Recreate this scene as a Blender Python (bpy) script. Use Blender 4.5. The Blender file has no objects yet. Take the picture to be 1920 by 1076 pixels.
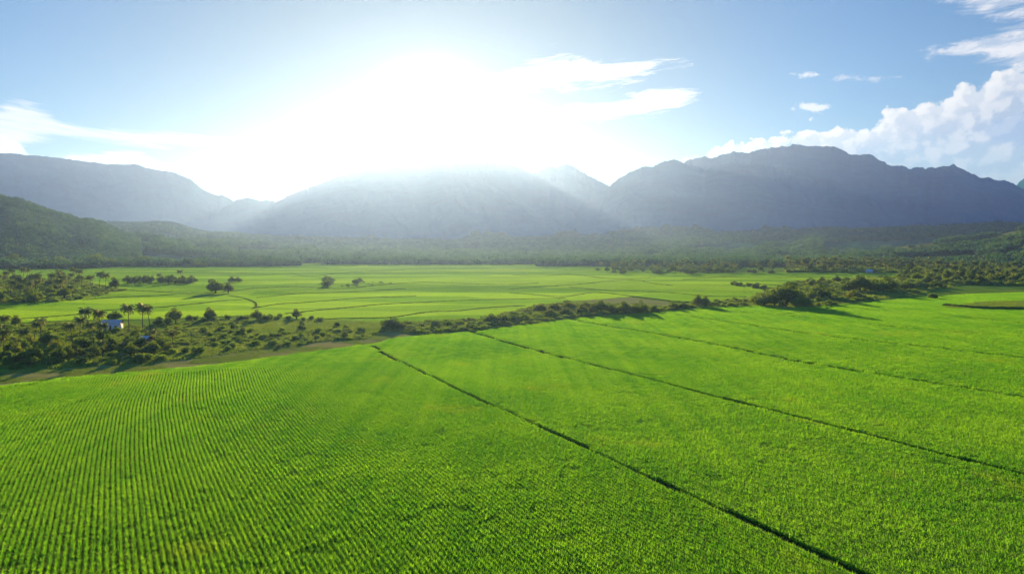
import bpy, math, random
import numpy as np
from mathutils import Vector, Matrix

R = math.radians
SC = bpy.context.scene
COL = SC.collection
random.seed(7)
RNG = np.random.default_rng(7)

# ------------------------------------------------------------------ camera
CAM_H = 35.0
FPX = 1371.0                       # focal length of the 1920 px wide photograph
HOR = 455.0                        # row of the true horizon
PITCH = math.atan((538 - HOR) / FPX)
cd = bpy.data.cameras.new('camera')
cd.sensor_width = 36.0
cd.lens = 36.0 * FPX / 1920.0
cd.clip_start = 0.5
cd.clip_end = 60000
cam = bpy.data.objects.new('camera', cd)
COL.objects.link(cam)
cam.location = (0, 0, CAM_H)
cam.rotation_euler = (math.pi / 2 - PITCH, 0, 0)
SC.camera = cam

# ------------------------------------------------------------------ sun, sky, exposure
SUN_AZ, SUN_EL = R(-6.2), R(9.3)   # azimuth from +Y towards +X
sun_dir = Vector((math.sin(SUN_AZ) * math.cos(SUN_EL), math.cos(SUN_AZ) * math.cos(SUN_EL), math.sin(SUN_EL)))
sl = bpy.data.lights.new('sun', 'SUN')
sl.energy = 4.3
sl.angle = R(0.5)
sl.color = (1.0, 0.62, 0.27)
sun = bpy.data.objects.new('sun', sl)
COL.objects.link(sun)
sun.rotation_euler = sun_dir.to_track_quat('Z', 'Y').to_euler()
sun.location = (0, 0, 300)

vs = SC.view_settings
vs.view_transform = 'Standard'
vs.look = 'None'
vs.gamma = 1.0
vs.exposure = 1.95
cy = SC.cycles
cy.use_denoising = True
cy.max_bounces = 6
cy.diffuse_bounces = 2
cy.glossy_bounces = 1
cy.transmission_bounces = 4
cy.transparent_max_bounces = 8
cy.volume_bounces = 1
cy.caustics_reflective = False
cy.caustics_refractive = False
cy.sample_clamp_indirect = 4.0

HAZE_DENSITY = 5.5e-5
HAZE_G = 0.66
HAZE_COLOR = (0.26, 0.475, 1.0)
HAZE_ABS = (0.0, 0.0, 0.0)
SKY_STRENGTH = 0.028

def ray(px, py):
    u, v = (px - 960) / FPX, (538 - py) / FPX
    cP, sP = math.cos(PITCH), math.sin(PITCH)
    return Vector((u, cP + v * sP, -sP + v * cP))

def azel(px, py):
    d = ray(px, py)
    return math.degrees(math.atan2(d.x, d.y)), math.degrees(math.atan2(d.z, math.hypot(d.x, d.y)))

def gp(px, py, z=0.0):
    """the point of the level ground seen at a pixel of the photograph"""
    d = ray(px, py)
    t = (CAM_H - z) / -d.z
    return (d.x * t, d.y * t)

class NT:
    """small expression helper over a node tree"""
    def __init__(s, tree): s.t = tree
    def new(s, typ, **kw):
        n = s.t.nodes.new(typ)
        for k, v in kw.items(): setattr(n, k, v)
        return n
    def put(s, sock, v):
        if hasattr(v, 'is_output'): s.t.links.new(v, sock)
        else: sock.default_value = v
    def m(s, op, a, b=None, c=None, clamp=False):
        n = s.new('ShaderNodeMath', operation=op, use_clamp=clamp)
        s.put(n.inputs[0], a)
        if b is not None: s.put(n.inputs[1], b)
        if c is not None: s.put(n.inputs[2], c)
        return n.outputs[0]
    def mr(s, v, a, b, c=0.0, d=1.0, smooth=True):
        n = s.new('ShaderNodeMapRange', interpolation_type='SMOOTHSTEP' if smooth else 'LINEAR')
        for i, x in enumerate((v, a, b, c, d)): s.put(n.inputs[i], x)
        return n.outputs[0]
    def noise(s, vec, scale, detail=4, rough=0.55, dist=0.0, lac=2.0):
        n = s.new('ShaderNodeTexNoise')
        if vec is not None: s.put(n.inputs['Vector'], vec)
        n.inputs['Scale'].default_value = scale; n.inputs['Detail'].default_value = detail
        n.inputs['Roughness'].default_value = rough; n.inputs['Distortion'].default_value = dist
        n.inputs['Lacunarity'].default_value = lac
        return n.outputs['Fac']
    def xyz(s, x, y, z=0.0):
        n = s.new('ShaderNodeCombineXYZ')
        for i, v in enumerate((x, y, z)): s.put(n.inputs[i], v)
        return n.outputs[0]
    def mix(s, f, a, b, blend='MIX'):
        n = s.new('ShaderNodeMix', data_type='RGBA', blend_type=blend)
        s.put(n.inputs[0], f)
        for i, v in ((6, a), (7, b)):
            if not hasattr(v, 'is_output') and len(v) == 3: v = (*v, 1)
            s.put(n.inputs[i], v)
        return n.outputs[2]
    def curve(s, v, pts):
        """piecewise-linear function through pts, as a float curve"""
        x0, x1 = pts[0][0], pts[-1][0]
        ys = [p[1] for p in pts]; y0, y1 = min(ys) - .01, max(ys) + .01
        t = s.mr(v, x0, x1, 0.0, 1.0, smooth=False)
        n = s.new('ShaderNodeFloatCurve')
        cm = n.mapping; c = cm.curves[0]
        q = [((x - x0) / (x1 - x0), (y - y0) / (y1 - y0)) for x, y in pts]
        while len(c.points) < len(q): c.points.new(0.5, 0.5)
        for p, (a, b) in zip(c.points, q): p.location = (a, b); p.handle_type = 'AUTO_CLAMPED'
        cm.update()
        s.put(n.inputs['Value'], t)
        return s.m('MULTIPLY_ADD', n.outputs[0], y1 - y0, y0)

def build_world():
    w = bpy.data.worlds.new('World')
    SC.world = w
    w.use_nodes = True
    t = w.node_tree
    t.nodes.clear()
    N = NT(t)
    out = N.new('ShaderNodeOutputWorld')
    bg = N.new('ShaderNodeBackground')
    bg.inputs['Strength'].default_value = SKY_STRENGTH
    t.links.new(bg.outputs[0], out.inputs['Surface'])
    sky = N.new('ShaderNodeTexSky', sky_type='NISHITA')
    sky.sun_disc = False
    sky.sun_elevation = SUN_EL
    sky.sun_rotation = SUN_AZ
    sky.altitude = 200
    sky.air_density = 1.15
    sky.dust_density = 0.0
    sky.ozone_density = 3.0
    col = N.mix(1.0, sky.outputs[0], (.72, .92, 1.18), 'MULTIPLY')
    tc = N.new('ShaderNodeTexCoord')
    sep = N.new('ShaderNodeSeparateXYZ')
    t.links.new(tc.outputs['Generated'], sep.inputs[0])
    x, y, z = sep.outputs
    az = N.m('MULTIPLY', N.m('ARCTAN2', x, y), 57.29578)
    el = N.m('MULTIPLY', N.m('ARCSINE', z), 57.29578)
    # added fill light: sky boosted blue overhead and away from sun, outside the frame
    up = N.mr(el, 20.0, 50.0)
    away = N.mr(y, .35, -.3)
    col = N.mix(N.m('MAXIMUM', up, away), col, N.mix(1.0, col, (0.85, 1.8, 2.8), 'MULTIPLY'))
    # circumsolar aureole: thin high dust round the sun
    dot = N.new('ShaderNodeVectorMath', operation='DOT_PRODUCT')
    t.links.new(tc.outputs['Generated'], dot.inputs[0])
    dot.inputs[1].default_value = sun_dir
    ang = N.m('MULTIPLY', N.m('ARCCOSINE', N.m('MINIMUM', dot.outputs['Value'], 0.999999)), 57.29578)
    col = N.mix(N.mr(ang, 32.0, 6.0), col, N.mix(1.0, col, (.98, .64, .50), 'MULTIPLY'))     # yellowed by the low sun
    g1 = N.m('EXPONENT', N.m('MULTIPLY', N.m('POWER', N.m('DIVIDE', ang, 2.6), 2.0), -1.0))
    g2 = N.m('EXPONENT', N.m('DIVIDE', ang, -4.5))
    a1 = N.new('ShaderNodeVectorMath', operation='SCALE'); a1.inputs[0].default_value = (1.0, .93, .80); N.put(a1.inputs['Scale'], N.m('MULTIPLY', g1, 22.0))
    a2 = N.new('ShaderNodeVectorMath', operation='SCALE'); a2.inputs[0].default_value = (1.0, .93, .84); N.put(a2.inputs['Scale'], N.m('MULTIPLY', g2, 3.5))
    ad = N.new('ShaderNodeVectorMath', operation='ADD'); t.links.new(a1.outputs[0], ad.inputs[0]); t.links.new(a2.outputs[0], ad.inputs[1])

    def band(topp, botp, coord, A, soft_top, soft_bot, ns, streak=(1, 1), detail=7, rough=.6, dist=.3, seed=0.0):
        """opacity of a cloud between an upper and a lower edge given as pixels"""
        tp = [azel(*p) for p in topp]; bp = [azel(*p) for p in botp]
        # warp: noise in sky degrees
        v = N.xyz(N.m('MULTIPLY', az, streak[0]), N.m('MULTIPLY', coord, streak[1]), seed)
        n = N.noise(v, ns, detail, rough, dist)
        nn = N.m('MULTIPLY', N.m('SUBTRACT', n, 0.5), A)
        top = N.curve(az, tp); bot = N.curve(az, bp)
        d1 = N.mr(N.m('ADD', N.m('SUBTRACT', top, el), nn), 0.0, soft_top)
        d2 = N.mr(N.m('ADD', N.m('SUBTRACT', el, bot), nn), 0.0, soft_bot)
        e0 = N.mr(az, tp[0][0], tp[0][0] + .01, smooth=False); e1 = N.mr(az, tp[-1][0], tp[-1][0] - .01, smooth=False)
        return N.m('MULTIPLY', N.m('MULTIPLY', d1, d2), N.m('MULTIPLY', e0, e1)), d1, n

    slant = N.m('ADD', el, N.m('MULTIPLY', az, 0.10))
    slant2 = N.m('ADD', el, N.m('MULTIPLY', az, -0.06))
    cirrus = []
    # long streak on the left
    a, _, n = band([(-400, 190), (0, 195), (30, 190), (130, 224), (230, 241), (330, 244), (400, 250), (490, 262), (540, 270)],
                   [(-400, 290), (0, 285), (150, 268), (300, 284), (380, 281), (430, 272), (490, 261), (540, 262)],
                   slant, 2.0, .7, .9, .6, (0.26, 2.8), rough=.68, seed=3.1)
    st = N.mr(N.noise(N.xyz(N.m('MULTIPLY', az, .22), N.m('MULTIPLY', slant, 3.2), 7.0), .7, 6, .62, .4), .32, .62)
    cirrus.append(N.m('MULTIPLY', a, N.m('MULTIPLY_ADD', st, .42, .55)))
    # veil and thin lines above the left mountain
    a, _, n = band([(-400, 270), (0, 268), (60, 285), (170, 283), (235, 279), (300, 298), (400, 316), (520, 345), (560, 352)],
                   [(-400, 340), (0, 330), (200, 340), (330, 350), (420, 372), (500, 372), (560, 372)],
                   slant, 1.4, .5, 1.2, .8, (0.35, 1.9), seed=9.1)
    cirrus.append(N.m('MULTIPLY', a, .85))
    # two feathered wisps right of the sun
    a, _, n = band([(860, 150), (930, 135), (1000, 108), (1060, 100), (1180, 106), (1255, 104), (1300, 120)],
                   [(860, 170), (930, 176), (1000, 178), (1100, 166), (1200, 150), (1255, 126), (1300, 118)],
                   slant2, 4.0, 1.0, 1.0, .7, (0.3, 2.2), rough=.7, dist=.6, seed=5.5)
    cirrus.append(N.m('MULTIPLY', a, .95))
    a, _, n = band([(840, 215), (900, 205), (1020, 195), (1130, 186), (1220, 168), (1290, 166), (1320, 180)],
                   [(840, 225), (900, 232), (1000, 234), (1140, 226), (1220, 220), (1290, 196), (1320, 182)],
                   slant2, 3.2, .8, .8, .7, (0.3, 2.4), rough=.7, dist=.6, seed=15.5)
    cirrus.append(a)
    # high sheets at the upper right
    fib = N.mr(N.noise(N.xyz(N.m('MULTIPLY', N.m('ADD', az, N.m('MULTIPLY', el, .9)), .35), N.m('MULTIPLY', N.m('SUBTRACT', el, N.m('MULTIPLY', az, .28)), 1.5), 31.0), .9, 8, .68, .6), .36, .60)
    a, _, n = band([(1730, 10), (1770, -20), (1850, -40), (1920, -60), (2300, -90)],
                   [(1730, 2), (1770, 14), (1820, 32), (1870, 40), (1920, 24), (2300, 20)], slant2, 4.2, 1.1, 1.0, .6, (.45, 1.7), rough=.7, dist=.6, seed=25.5)
    cirrus.append(N.m('MULTIPLY', a, N.m('MULTIPLY_ADD', fib, .6, .4)))
    a, _, n = band([(1715, 108), (1740, 98), (1800, 72), (1860, 55), (1920, 32), (2300, -30)],
                   [(1715, 106), (1760, 116), (1820, 122), (1870, 135), (1920, 150), (2300, 160)], slant2, 4.0, .9, 1.1, .6, (.45, 1.8), rough=.7, dist=.6, seed=35.5)
    cirrus.append(N.m('MULTIPLY', a, N.m('MULTIPLY_ADD', fib, .55, .42)))
    # scraps
    for cx, cy_, w_, h_, s_ in ((1507, 140, 46, 12, 1.), (1518, 202, 56, 22, 2.), (1612, 147, 100, 12, 3.), (1890, 302, 30, 8, 4.)):
        a, _, n = band([(cx - w_ * .8, cy_ + 2), (cx - w_ * .3, cy_ - h_ * .45), (cx + w_ * .3, cy_ - h_ * .5), (cx + w_ * .8, cy_ - 3)],
                       [(cx - w_ * .8, cy_), (cx - w_ * .3, cy_ + h_ * .45), (cx + w_ * .3, cy_ + h_ * .5), (cx + w_ * .8, cy_ - 2)],
                       el, 1.3, .35, .35, 1.5, (.7, 1.2), seed=s_ * 11)
        cirrus.append(N.m('MULTIPLY', a, .85 if s_ != 3. else .45))
    c = cirrus[0]
    for q in cirrus[1:]: c = N.m('MAXIMUM', c, q)
    cir_col = (8.2, 8.2, 8.4)
    col = N.mix(c, col, cir_col)
    # cumulus bank rising to the right behind the peaks
    topp = [(1230, 300), (1330, 272), (1400, 254), (1470, 250), (1520, 228), (1570, 222), (1620, 214), (1670, 194), (1740, 170), (1800, 152), (1870, 124), (1920, 106), (2300, 50)]
    botp = [(1270, 330), (2300, 330)]
    def billow(dx, dy):
        v = N.xyz(N.m('ADD', az, dx), N.m('ADD', N.m('MULTIPLY', el, 1.15), dy), 1.7)
        a = N.noise(v, .42, 8, .56, .5)
        vo = N.new('ShaderNodeTexVoronoi', feature='SMOOTH_F1')
        N.put(vo.inputs['Vector'], v); vo.inputs['Scale'].default_value = .75
        vo.inputs['Detail'].default_value = 3; vo.inputs['Roughness'].default_value = .5; vo.inputs['Smoothness'].default_value = .7
        return N.m('ADD', N.m('MULTIPLY', a, 1.0), N.m('MULTIPLY', vo.outputs['Distance'], -.55))
    b0 = billow(0, 0); b1 = billow(-.55, .35)
    top = N.curve(az, [azel(*p) for p in topp])
    dd = N.m('ADD', N.m('SUBTRACT', top, el), N.m('MULTIPLY', N.m('SUBTRACT', b0, .19), 2.8))
    alpha = N.mr(dd, 0.0, .38)
    alpha = N.m('MULTIPLY', alpha, N.mr(az, azel(1225, 300)[0], azel(1340, 300)[0]))
    low = N.mr(N.m('ADD', el, N.m('MULTIPLY', b0, 2.0)), 4.6, 8.0)            # thins out towards the skyline
    alpha = N.m('MULTIPLY', alpha, N.m('MULTIPLY_ADD', low, .55, .45))
    lit = N.mr(N.m('SUBTRACT', b0, b1), -.12, .16)
    edge = N.mr(dd, 2.6, .2)
    lit = N.m('ADD', N.m('MULTIPLY', lit, .55), N.m('MULTIPLY', edge, .5), clamp=True)
    shade = N.mix(lit, (3.9, 4.9, 6.4), (8.7, 8.6, 8.4))
    col = N.mix(alpha, col, shade)
    # darker blue-grey belly far right
    a, _, n = band([(1800, 262), (1840, 232), (1880, 215), (1920, 205), (2300, 190)],
                   [(1800, 258), (1850, 268), (1880, 276), (1920, 280), (2300, 285)], el, 1.6, .6, .6, .5, (1, 1), seed=44.)
    col = N.mix(N.m('MULTIPLY', a, .6), col, (2.6, 4.1, 6.4))
    # little cumulus heads on the left
    a, _, n = band([(-300, 240), (0, 250), (20, 256), (40, 270), (56, 290)], [(-300, 300), (0, 292), (20, 292), (40, 294), (56, 296)], el, .9, .3, .5, .9, (1, 1), seed=54.)
    col = N.mix(N.m('MULTIPLY', a, .9), col, (8.6, 8.6, 8.7))
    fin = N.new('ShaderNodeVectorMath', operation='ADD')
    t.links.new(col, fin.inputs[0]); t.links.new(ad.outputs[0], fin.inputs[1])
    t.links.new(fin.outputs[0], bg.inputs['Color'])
    w.cycles.sampling_method = 'MANUAL'
    w.cycles.sample_map_resolution = 1024

build_world()

# ------------------------------------------------------------------ numpy noise
_P = np.random.default_rng(99).random((256, 256))
def vnoise(x, y):
    xi = np.floor(x).astype(int); yi = np.floor(y).astype(int)
    xf = x - xi; yf = y - yi
    u = xf * xf * xf * (xf * (xf * 6 - 15) + 10); v = yf * yf * yf * (yf * (yf * 6 - 15) + 10)
    a = _P[xi & 255, yi & 255]; b = _P[(xi + 1) & 255, yi & 255]
    c = _P[xi & 255, (yi + 1) & 255]; d = _P[(xi + 1) & 255, (yi + 1) & 255]
    return (a * (1 - u) + b * u) * (1 - v) + (c * (1 - u) + d * u) * v
def fbm(x, y, o=5, gain=.5):
    s = 0; a = 1; n = 0
    for k in range(o):
        s = s + a * vnoise(x * 2 ** k + 17.3 * k, y * 2 ** k + 5.1 * k); n += a; a *= gain
    return s / n
def ridged(x, y, o=5, gain=.5):
    s = 0; a = 1; n = 0
    for k in range(o):
        s = s + a * (1 - np.abs(2 * vnoise(x * 2 ** k + 31.7 * k, y * 2 ** k + 11.3 * k) - 1)); n += a; a *= gain
    return s / n

# ------------------------------------------------------------------ objects
def tag(o, label=None, cat=None, group=None, kind=None):
    if label: o['label'] = label
    if cat: o['category'] = cat
    if group: o['group'] = group
    if kind: o['kind'] = kind
    return o
def mesh_np(name, verts, faces, mat=None, smooth=False, mats=None, midx=None, uv=None):
    """faces: (n,k) int array, or a list of such arrays"""
    me = bpy.data.meshes.new(name)
    verts = np.asarray(verts, dtype=np.float32)
    if not isinstance(faces, list): faces = [faces]
    faces = [np.asarray(f, dtype=np.int32) for f in faces if len(f)]
    me.vertices.add(len(verts)); me.vertices.foreach_set('co', verts.ravel())
    tot = np.concatenate([np.full(len(f), f.shape[1]) for f in faces])
    idx = np.concatenate([f.ravel() for f in faces])
    me.loops.add(len(idx)); me.loops.foreach_set('vertex_index', idx.astype(np.int32))
    me.polygons.add(len(tot))
    me.polygons.foreach_set('loop_start', np.concatenate([[0], np.cumsum(tot)[:-1]]).astype(np.int32))
    me.polygons.foreach_set('loop_total', tot.astype(np.int32))
    if smooth: me.polygons.foreach_set('use_smooth', np.ones(len(tot), dtype=bool))
    if midx is not None: me.polygons.foreach_set('material_index', np.asarray(midx, dtype=np.int32))
    if mats:
        for q in mats: me.materials.append(q)
    elif mat: me.materials.append(mat)
    me.update(calc_edges=True)
    return me
def link(name, me, parent=None, loc=None):
    o = bpy.data.objects.new(name, me)
    COL.objects.link(o)
    if parent is not None: o.parent = parent
    if loc is not None: o.location = loc
    return o

# ------------------------------------------------------------------ materials
def new_mat(name):
    m = bpy.data.materials.new(name); m.use_nodes = True; m.node_tree.nodes.clear()
    return m, NT(m.node_tree)
def leaf_mat(name, dark, light, trans=.45, trans_col=None, field=0.02, gloss=.02, spread=.5, tufts=None):
    """thin leaf: diffuse + light passing through; colour varies per plant and over the ground"""
    m, N = new_mat(name)
    geo = N.new('ShaderNodeNewGeometry'); oi = N.new('ShaderNodeObjectInfo')
    n1 = N.noise(geo.outputs['Position'], field, 3, .55)
    n2 = N.noise(geo.outputs['Position'], field * 11, 2, .5)
    f = N.m('ADD', N.m('MULTIPLY', N.mr(n1, .3, .7), .45), N.m('MULTIPLY', n2, .3))
    f = N.m('ADD', f, N.m('MULTIPLY', N.m('SUBTRACT', oi.outputs['Random'], .35), spread), clamp=True)
    c = N.mix(f, dark, light)
    if tufts: c = N.mix(N.mr(N.m('FRACT', N.m('MULTIPLY', oi.outputs['Random'], 37.0)), 1 - tufts[0], 1.0, smooth=False), c, tufts[1])
    d = N.new('ShaderNodeBsdfDiffuse'); N.put(d.inputs['Color'], c)
    tr = N.new('ShaderNodeBsdfTranslucent')
    tcx = trans_col or (1.25, 1.15, .45)
    N.put(tr.inputs['Color'], N.mix(1.0, c, tcx, 'MULTIPLY'))
    mx = N.new('ShaderNodeMixShader'); mx.inputs[0].default_value = trans
    N.t.links.new(d.outputs[0], mx.inputs[1]); N.t.links.new(tr.outputs[0], mx.inputs[2])
    gl = N.new('ShaderNodeBsdfGlossy'); gl.inputs['Roughness'].default_value = .5; gl.inputs['Color'].default_value = (.9, .9, .85, 1)
    m2 = N.new('ShaderNodeMixShader'); m2.inputs[0].default_value = gloss
    N.t.links.new(mx.outputs[0], m2.inputs[1]); N.t.links.new(gl.outputs[0], m2.inputs[2])
    o = N.new('ShaderNodeOutputMaterial'); N.t.links.new(m2.outputs[0], o.inputs[0])
    return m
def ground_mat(name, c0, c1, scale=.05, fine=1.2, bump=.6, bdist=.5, rough=.95, c2=None, stretch=None):
    m, N = new_mat(name)
    geo = N.new('ShaderNodeNewGeometry'); pos = geo.outputs['Position']
    if stretch:
        mp = N.new('ShaderNodeMapping'); N.t.links.new(pos, mp.inputs[0])
        mp.inputs['Rotation'].default_value = (0, 0, stretch[0]); mp.inputs['Scale'].default_value = (stretch[1], stretch[2], 1)
        pos = mp.outputs[0]
    n1 = N.noise(pos, scale, 5, .6); n2 = N.noise(pos, fine, 4, .6)
    c = N.mix(N.mr(N.m('ADD', N.m('MULTIPLY', n1, .65), N.m('MULTIPLY', n2, .35)), .35, .65), c0, c1)
    if c2: c = N.mix(N.mr(N.noise(pos, scale * 2.7, 4, .6), .55, .72), c, c2)
    b = N.new('ShaderNodeBump'); b.inputs['Strength'].default_value = bump; b.inputs['Distance'].default_value = bdist
    N.put(b.inputs['Height'], N.m('ADD', n2, N.m('MULTIPLY', N.noise(pos, fine * 4, 3, .6), .4)))
    p = N.new('ShaderNodeBsdfPrincipled'); N.put(p.inputs['Base Color'], c); p.inputs['Roughness'].default_value = rough
    p.inputs['Specular IOR Level'].default_value = 0.0
    N.t.links.new(b.outputs[0], p.inputs['Normal'])
    o = N.new('ShaderNodeOutputMaterial'); N.t.links.new(p.outputs[0], o.inputs[0])
    return m
def plain(name, col, rough=.7, metal=0.0, n=6.0, amt=.25):
    m, N = new_mat(name)
    geo = N.new('ShaderNodeNewGeometry')
    f = N.noise(geo.outputs['Position'], n, 4, .6)
    c = N.mix(N.m('MULTIPLY', N.mr(f, .4, .7), amt), col, tuple(x * .45 for x in col))
    p = N.new('ShaderNodeBsdfPrincipled'); N.put(p.inputs['Base Color'], c); p.inputs['Roughness'].default_value = rough; p.inputs['Metallic'].default_value = metal
    o = N.new('ShaderNodeOutputMaterial'); N.t.links.new(p.outputs[0], o.inputs[0])
    return m

M = {}
M['crop'] = leaf_mat('crop_leaf', (.075, .300, .010), (.200, .480, .022), trans=.68, trans_col=(1.45, 1.4, .5), field=.035, spread=.55)
M['rice'] = leaf_mat('rice_leaf', (.080, .270, .018), (.240, .490, .040), trans=.68, trans_col=(1.4, 1.35, .5), field=.02, spread=.4)
M['scrub'] = leaf_mat('scrub_leaf', (.085, .210, .025), (.210, .370, .055), trans=.62, field=.06, spread=.7)
M['leaf'] = leaf_mat('tree_leaf', (.055, .140, .022), (.150, .270, .045), trans=.6, field=.08, spread=.6)
M['leaf_pale'] = leaf_mat('pale_leaf', (.11, .20, .028), (.23, .32, .055), trans=.45, field=.08, spread=.6)
M['palm'] = leaf_mat('palm_leaf', (.055, .135, .022), (.150, .240, .040), trans=.55, field=.3, gloss=.05, spread=.6)
M['palm_yellow'] = leaf_mat('yellowing_palm_leaf', (.10, .15, .018), (.22, .26, .035), trans=.5, trans_col=(1.1, 1.15, .4), field=.3, gloss=.03)
M['banana'] = leaf_mat('banana_leaf', (.05, .12, .015), (.13, .20, .03), trans=.5, field=.3, gloss=.05, spread=.5)
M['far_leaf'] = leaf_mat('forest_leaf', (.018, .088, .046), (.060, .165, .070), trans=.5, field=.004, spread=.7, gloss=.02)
M['grass'] = leaf_mat('grass_blade', (.110, .260, .028), (.220, .350, .055), trans=.5, field=.05, spread=.5)
def plots(mat):
    N = NT(mat.node_tree)
    mixn = [n for n in N.t.nodes if n.type == 'MIX'][0]
    geo = N.new('ShaderNodeNewGeometry'); mp = N.new('ShaderNodeMapping'); N.t.links.new(geo.outputs['Position'], mp.inputs[0])
    mp.inputs['Rotation'].default_value = (0, 0, R(8)); mp.inputs['Scale'].default_value = (.0075, .024, 0)
    vo = N.new('ShaderNodeTexVoronoi'); vo.inputs['Scale'].default_value = 1.0; N.t.links.new(mp.outputs[0], vo.inputs['Vector'])
    sp = N.new('ShaderNodeSeparateColor'); N.t.links.new(vo.outputs['Color'], sp.inputs[0])
    old = mixn.inputs[0].links[0].from_socket
    f = N.m('ADD', N.m('MULTIPLY', old, .45), N.m('MULTIPLY', sp.outputs[0], .75), clamp=True)
    N.t.links.new(f, mixn.inputs[0])
plots(M['rice'])
def streaks(mat):
    # growth differs along the drilled rows, with a few tired yellowish patches
    N = NT(mat.node_tree)
    mixn = [n for n in N.t.nodes if n.type == 'MIX'][0]
    geo = N.new('ShaderNodeNewGeometry'); mp = N.new('ShaderNodeMapping'); mp.vector_type = 'POINT'; N.t.links.new(geo.outputs['Position'], mp.inputs[0])
    mp.inputs['Rotation'].default_value = (0, 0, R(-26.3)); mp.inputs['Scale'].default_value = (.30, .008, 0)
    st = N.noise(mp.outputs[0], 1.0, 4, .6)
    old = mixn.inputs[0].links[0].from_socket
    f = N.m('ADD', old, N.m('MULTIPLY', N.m('SUBTRACT', st, .5), 1.3), clamp=True)
    N.t.links.new(f, mixn.inputs[0])
    outs = [l.to_socket for l in mixn.outputs[2].links]
    pt = N.mr(N.noise(geo.outputs['Position'], .045, 5, .65), .56, .72, 0.0, .55)
    c2 = N.mix(pt, mixn.outputs[2], (.250, .400, .030))
    for o_ in outs: N.t.links.new(c2, o_)
streaks(M['crop'])
M['bark'] = plain('bark', (.055, .050, .040), .9)
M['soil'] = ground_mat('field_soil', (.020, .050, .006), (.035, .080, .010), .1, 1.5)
M['ground'] = ground_mat('valley_ground', (.080, .190, .018), (.150, .280, .030), .006, .12, .5, 1.0, c2=(.12, .20, .03), stretch=(R(20), 1, .35))
M['track'] = ground_mat('dry_grass_track', (.13, .20, .040), (.27, .29, .085), .09, .7, .8, .3, stretch=(R(-12), .22, 1.2))
M['stubble'] = ground_mat('stubble_ground', (.17, .24, .055), (.26, .30, .085), .04, .5, .6, .4, stretch=(R(-4), .2, 1))
M['mud'] = ground_mat('ditch_mud', (.010, .026, .007), (.020, .040, .010), .3, 2.0)
M['bund'] = ground_mat('bund_grass', (.060, .110, .016), (.110, .150, .028), .2, 1.5, 1.0, .5)
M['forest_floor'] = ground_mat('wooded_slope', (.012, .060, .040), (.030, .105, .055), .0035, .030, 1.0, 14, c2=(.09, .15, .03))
M['mountain'] = ground_mat('mountain_forest_haze_tint', (.004, .090, .130), (.008, .130, .165), .0018, .012, .45, 20)  # blue of the hazy air is mixed into the forest's base colour
M['grass_slope'] = ground_mat('grassy_slope', (.030, .065, .018), (.11, .160, .035), .008, .05, 1.0, 5, c2=(.018, .045, .016))
M['white_paint'] = plain('white_wall_paint', (.62, .59, .52), .8)
M['tin'] = plain('tin_roof', (.50, .46, .41), .6, .0, 1.2, .35)
M['rust'] = plain('rusty_roof', (.30, .17, .11), .7, .1, 3, .5)
M['wood'] = plain('door_wood', (.16, .10, .06), .8)
M['glass_dark'] = plain('window_glass', (.03, .04, .05), .12)

# ------------------------------------------------------------------ ground and ranges
def grid_mesh(name, X, Y, Z, mat):
    n, k = X.shape
    v = np.stack([X, Y, Z], -1).reshape(-1, 3)
    i = np.arange(n * k).reshape(n, k)
    f = np.stack([i[:-1, :-1], i[1:, :-1], i[1:, 1:], i[:-1, 1:]], -1).reshape(-1, 4)
    return mesh_np(name, v, f, mat, smooth=True)

def lens_line(pts, Rr):
    az, h = [], []
    for p in pts:
        d = ray(*p); az.append(math.atan2(d.x, d.y)); h.append(CAM_H + Rr * d.z / math.hypot(d.x, d.y))
    return np.array(az), np.array(h)

RANGES = []
def mountain_range(name, pts, Rr, r0, mat, back=1.35, power=1.7, gully=.13, gs=1.0, jag=6.0, nr=90, step=.0011, seed=0., base=None, label=None):
    az, h = lens_line(pts, Rr)
    def height(A, r):
        hk = np.interp(A, az, h)
        hk = hk + np.clip((r - r0) / (Rr - r0), 0, 1) ** 9 * (ridged(A * 85 + seed, A * 0 + seed, 5, .6) - .6) * jag * (hk > 5)
        t = np.clip((r - r0) / (Rr - r0), 0, 1)
        tb = np.clip((r - Rr) / (Rr * (back - 1)), 0, 1)
        w = np.sin(np.pi * np.clip(t, 0, 1)) ** .8 * (t < 1)
        wx = A * Rr * .0016 * gs + seed + .35 * fbm(A * 9 + seed, r * .0011)
        g = ridged(wx + r * .00022 * gs, r * .00042 * gs + seed, 6, .52)
        z = hk * t ** power
        z = z + hk * gully * w * (g - .62) * 2.1
        z = z * (1 - tb) ** 1.6 - 3 * (t <= 0) - 14 * (tb >= 1)
        return z
    a = np.arange(az[0], az[-1], step)
    r = np.concatenate([np.linspace(r0 * .98, Rr, nr), np.linspace(Rr, Rr * back, 14)[1:]])
    A, Q = np.meshgrid(a, r, indexing='ij')
    Z = height(A, Q)
    me = grid_mesh(name, np.sin(A) * Q, np.cos(A) * Q, Z, mat)
    o = link(name, me)
    tag(o, label, 'mountain' if label and 'hill' not in label else 'hill', kind='structure')
    RANGES.append((height, az[0], az[-1], r0, Rr * back))
    return o
def terrain(X, Y):
    r = np.hypot(X, Y); A = np.arctan2(X, Y)
    z = np.zeros_like(r)
    for hf, a0, a1, r0, r1 in RANGES:
        q = hf(A, r); q = np.where((A > a0) & (A < a1) & (r > r0) & (r < r1), q, 0)
        z = np.maximum(z, q)
    return z

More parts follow.
